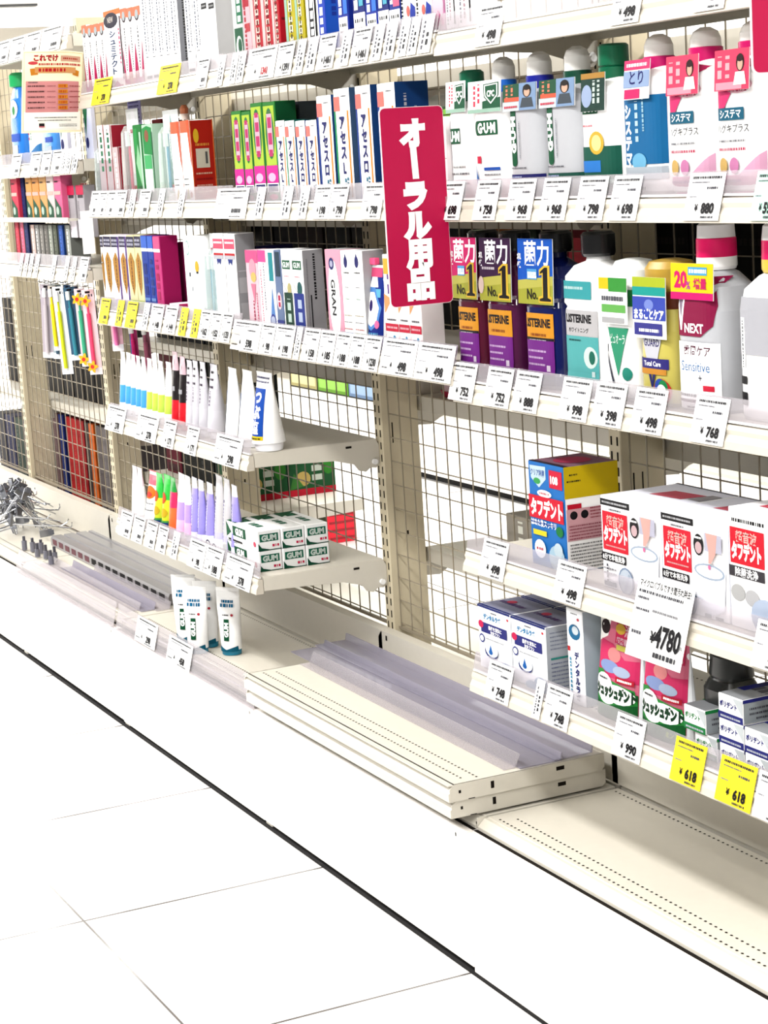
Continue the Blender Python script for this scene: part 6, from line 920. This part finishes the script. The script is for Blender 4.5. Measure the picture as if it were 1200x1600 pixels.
# ================================================================== far side of the gondola, seen through the wire
def back(name, x, y, z, w, d, h, col, lb, cat, art=None, grp=None, sart=None):
    st = dict(body=col, side=tuple(int(c*.85) for c in col), art=art or [('dv', .3, .1, .9, .1, tuple(min(255, c+50) for c in col)), ('r', .1, .02, .9, .08, tuple(int(c*.6) for c in col))], sart=sart or [])
    return solo(name, st, x, y, z, w, d, h, lb, cat, grp)
back('grey_carton', -.56, .46, .5155, .19, .14, .095, (214, 206, 192), 'plain grey-beige carton on the far side shelf of the bare bay', 'carton')
back('small_red_pack', -.50, .47, .611, .10, .1, .04, (190, 60, 60), 'small red and white pack lying on the grey carton behind the wire', 'carton', [('d', .1, .9, .6, .2, WHITE), ('d', .1, .9, .3, .15, WHITE)])
b = MB(); b.loft([(0, .055, .045, 3), (.012, .06, .05, 3), (.0121, .056, .046, 3), (.1, .056, .046, 3), (.13, .05, .04, 3)], M((225, 150, 175), .3), 24, bands=[(.0122, M((210, 10, 80), .3)), (1, M((222, 190, 200), .3))]); b.box(.056, -.01, .0, .066, .01, .12, M((210, 10, 80), .3)); tag(b.build('detergent_tub', loc=(-.80, .47, .8305), smooth=True), 'pink and crimson tub on the far side shelf, behind the 498 tags', 'tub')
for i in range(9):
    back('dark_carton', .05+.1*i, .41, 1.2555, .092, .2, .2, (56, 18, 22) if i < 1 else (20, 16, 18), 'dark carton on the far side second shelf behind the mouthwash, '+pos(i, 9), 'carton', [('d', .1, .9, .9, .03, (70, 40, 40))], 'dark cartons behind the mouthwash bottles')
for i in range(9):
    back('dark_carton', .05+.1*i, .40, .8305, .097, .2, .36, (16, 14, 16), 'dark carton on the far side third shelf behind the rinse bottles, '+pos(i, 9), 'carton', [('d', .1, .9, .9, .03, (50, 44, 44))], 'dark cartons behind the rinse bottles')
cs = [((190, 60, 60), 'brick red'), ((40, 30, 30), 'dark brown'), ((30, 24, 24), 'black-brown'), ((200, 120, 50), 'amber'), ((44, 60, 40), 'dark green'), ((36, 26, 24), 'near black'), ((150, 40, 50), 'wine red'), ((34, 22, 22), 'sooty'), ((60, 40, 30), 'umber')]
for i, (c, d) in enumerate(cs):
    if i < 2: continue
    back('jar_carton', -.84+.096*i, .42, .8305, .09, .15, .36 if i > 1 else .0001, c, d+' carton seen through the wire behind the third shelf', 'carton', [('r', .1, .5, .9, .9, tuple(min(255, int(q*1.5)+30) for q in c)), ('d', .1, .9, .3, .06, (200, 190, 180))], 'cartons seen behind the third shelf')
for i in range(6):
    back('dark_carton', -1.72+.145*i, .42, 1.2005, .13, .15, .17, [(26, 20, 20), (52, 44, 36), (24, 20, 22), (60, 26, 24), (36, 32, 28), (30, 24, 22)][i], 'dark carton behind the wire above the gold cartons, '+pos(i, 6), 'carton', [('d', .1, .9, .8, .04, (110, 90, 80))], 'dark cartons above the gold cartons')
G = dict(body=(30, 90, 50), side=(34, 96, 54), art=[('r', 0, 0, 1, .12, (210, 30, 50))], sart=[('r', 0, 0, 1, .14, (214, 30, 54)), ('e', .3, .36, .16, .16, (220, 190, 110)), ('dv', .6, .3, .95, .22, (230, 240, 225)), ('e', .85, .6, .12, .2, (60, 150, 50)), ('p', [(0, .14), (.3, .2), (.1, .5)], (70, 140, 60))])
for i, y in enumerate((.41, .545)): solo('green_carton', G, -2.04, y, .4655, .16, .13, .12, 'green carton with red foot and yellow fruit, '+('nearer' if i == 0 else 'farther')+' one behind the wire', 'carton', 'green cartons behind the wire')
RC = M((224, 16, 44), .35)
for i, (y0, y1) in enumerate(((1.20, 1.31), (1.345, 1.455))):
    b = MB(); z0, z1 = FZ+.001, .115
    b.box(-3.9, y0, z0, -3.58, y0+.006, z1, RC); b.box(-3.9, y1-.006, z0, -3.58, y1, z1, RC); b.box(-3.9, y0+.006, z0, -3.894, y1-.006, z1, RC); b.box(-3.586, y0+.006, z0, -3.58, y1-.006, z1, RC); b.box(-3.894, y0+.006, z0, -3.586, y1-.006, z0+.005, RC)
    for k in range(4): b.box(-3.58, y0+.008, z0+.012+.028*k, -3.5785, y1-.008, z0+.020+.028*k, M((150, 6, 26), .4))
    b.box(-3.905, y0-.004, z1-.006, -3.575, y0, z1, RC); b.box(-3.905, y1, z1-.006, -3.575, y1+.004, z1, RC)
    tag(b.build('red_crate'), 'red plastic crate on the floor of the far aisle, '+('nearer' if i == 0 else 'farther')+' of two', 'crate', 'red crates in the far aisle')
# bay P0-P1 and P1-P2 goods on the far side
gd = [((70, 70, 80), 'grey', -3.50), ((160, 120, 120), 'dusty pink', -3.45), ((30, 50, 130), 'navy', -3.385), ((196, 24, 30), 'red', -3.30), ((200, 30, 34), 'bright red', -3.235), ((176, 22, 28), 'deep red', -3.17), ((60, 50, 50), 'charcoal', -3.105), ((240, 110, 30), 'orange', -3.06), ((110, 100, 100), 'warm grey', -2.99), ((126, 118, 118), 'pale grey', -2.93), ((100, 92, 96), 'slate', -2.87)]
for c, d, x in gd: back('tall_carton', x-.15, .41, .2556, .048 if d not in ('red', 'bright red', 'deep red') else .062, .18, .3, c, d+' tall carton behind the wire of the toothbrush bay', 'carton', grp='tall cartons behind the toothbrush bay wire')
for i in range(5): back('tall_carton', -4.3+.12*i, .41, .2556, .11, .18, .24, [(60, 60, 70), (40, 44, 90), (60, 80, 70), (50, 60, 130), (100, 90, 150)][i], ['smoky', 'indigo', 'grey-green', 'blue', 'violet'][i]+' tall carton at the far left edge behind the wire', 'carton', grp='tall cartons at the far left behind the wire')
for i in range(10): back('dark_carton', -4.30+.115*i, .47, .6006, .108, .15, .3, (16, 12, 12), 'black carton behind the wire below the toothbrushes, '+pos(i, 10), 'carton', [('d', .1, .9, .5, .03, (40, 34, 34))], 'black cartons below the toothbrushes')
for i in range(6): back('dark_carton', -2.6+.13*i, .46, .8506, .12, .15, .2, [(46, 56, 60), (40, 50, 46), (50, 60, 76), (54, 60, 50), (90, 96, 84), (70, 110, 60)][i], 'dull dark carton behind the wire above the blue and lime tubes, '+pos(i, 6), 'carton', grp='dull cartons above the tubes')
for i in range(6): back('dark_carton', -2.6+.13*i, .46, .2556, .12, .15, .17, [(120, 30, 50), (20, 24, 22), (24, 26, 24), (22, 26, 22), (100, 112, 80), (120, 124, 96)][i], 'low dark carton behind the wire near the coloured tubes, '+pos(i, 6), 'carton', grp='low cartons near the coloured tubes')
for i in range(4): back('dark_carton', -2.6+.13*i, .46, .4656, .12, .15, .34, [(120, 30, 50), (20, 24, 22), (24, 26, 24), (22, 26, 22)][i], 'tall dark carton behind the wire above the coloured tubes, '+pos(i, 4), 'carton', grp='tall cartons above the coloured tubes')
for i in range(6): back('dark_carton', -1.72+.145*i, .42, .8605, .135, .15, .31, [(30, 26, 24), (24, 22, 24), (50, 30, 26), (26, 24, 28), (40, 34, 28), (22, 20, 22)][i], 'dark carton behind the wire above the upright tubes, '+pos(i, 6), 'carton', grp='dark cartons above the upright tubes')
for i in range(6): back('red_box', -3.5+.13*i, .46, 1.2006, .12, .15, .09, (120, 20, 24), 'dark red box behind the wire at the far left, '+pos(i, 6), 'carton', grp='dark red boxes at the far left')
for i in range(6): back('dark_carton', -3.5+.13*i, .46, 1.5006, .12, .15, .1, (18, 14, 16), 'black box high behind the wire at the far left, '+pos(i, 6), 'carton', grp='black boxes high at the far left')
for i in range(7): back('striped_carton', -.72+.1*i, .42, 1.2005 if False else 1.2005, .09, .12, .2, (226, 200, 204), 'pale pink striped carton behind the red sign, '+pos(i, 7), 'carton', [('r', .1, .1, .25, .9, (110, 10, 24)), ('r', .6, .1, .75, .9, (180, 30, 50)), ('r', 0, 0, 1, .3, (90, 10, 16))], 'striped cartons behind the red sign')
for o in [o for o in COL.objects if o.get('group') == 'striped cartons behind the red sign']: o.location.y = .64-.14
# ================================================================== next gondola across the far aisle
FG = 2.228
for k in range(-9, -1):
    b = MB(); b.box(.001, FG, .018, .899, FG+.012, .245, KICK, ch=.001); tag(b.build('kick_board', loc=(k*BAY, 0, 0)), 'white kick board across the far aisle, seen through the wire, '+pos(k+9, 8), 'kick board', 'kick boards across the far aisle')
b = MB(); b.box(-8.1, FG+.03, FZ, -.9, FG+.05, .236, DARK); tag(b.build('plinth_gap_shade'), 'dark strip painting the gap shade under the kick boards across the far aisle', 'plinth')  # near-black box paints the shaded gap below the far kick boards
b = MB(); b.box(-8.1, FG+.012, .237, -.9, FG+.45, .255, STEEL); b.box(-8.1, FG+.45, .0, -.9, FG+.48, 1.9, M((236, 230, 214))); tag(b.build('far_gondola'), 'cream shelving body across the far aisle, seen through the wire', 'shelving')
for i, z in enumerate((.62, .95, 1.3, 1.65)):
    b = MB(); b.box(-8.1, FG+.06, z-.03, -.9, FG+.45, z, STEEL); b.box(-8.1, FG+.05, z-.034, -.9, FG+.06, z+.02, M((245, 245, 245), .3)); tag(b.build('far_shelf'), 'cream shelf across the far aisle, '+['lowest', 'second', 'third', 'highest'][i], 'shelf', 'shelves across the far aisle')
fr = random.Random(11); fc = [(190, 180, 120), (110, 170, 40), (120, 150, 190), (210, 200, 170), (60, 60, 60), (180, 60, 60), (230, 225, 215), (90, 120, 90)]
fn = ['khaki', 'leaf green', 'pale blue', 'cream', 'charcoal', 'dull red', 'off-white', 'moss']
n_ = 0
for s_i, z in enumerate((.2556, .6206, .9506, 1.3006)):
    x = -6.1
    while x < -1.2:
        w = fr.uniform(.22, .42); i = fr.randrange(8)
        if z < .3: i = {0: 0, 1: 1, 2: 2}.get(n_, fr.choice((2, 3, 6))); n_ += 1
        if z < .3 and x > -4.9: break
        st = dict(body=fc[i], art=[('r', .05, .1, .95, .3, tuple(min(255, c+60) for c in fc[i])), ('d', .1, .9, .6, .08, tuple(int(c*.5) for c in fc[i])), ('r', 0, .0, 1, .03, BLK)])
        solo('far_carton', st, x+w/2, FG+.07, z, w, .2, fr.uniform(.17, .24), '%s carton on the %s level across the far aisle, %s' % (fn[i], ['deck', 'lowest shelf', 'second shelf', 'third shelf'][s_i], 'around %d steps along' % 1), 'carton', 'cartons across the far aisle'); x += w+.01
fl = {}
for o in [o for o in COL.objects if o.get('group') == 'cartons across the far aisle']:
    key = o['label'].split(',')[0]; fl.setdefault(key, []).append(o)
for key, l in fl.items():
    l.sort(key=lambda o: o.location.x)
    for i, o in enumerate(l): o['label'] = key+('' if len(l) == 1 else ', '+pos(i, len(l)))
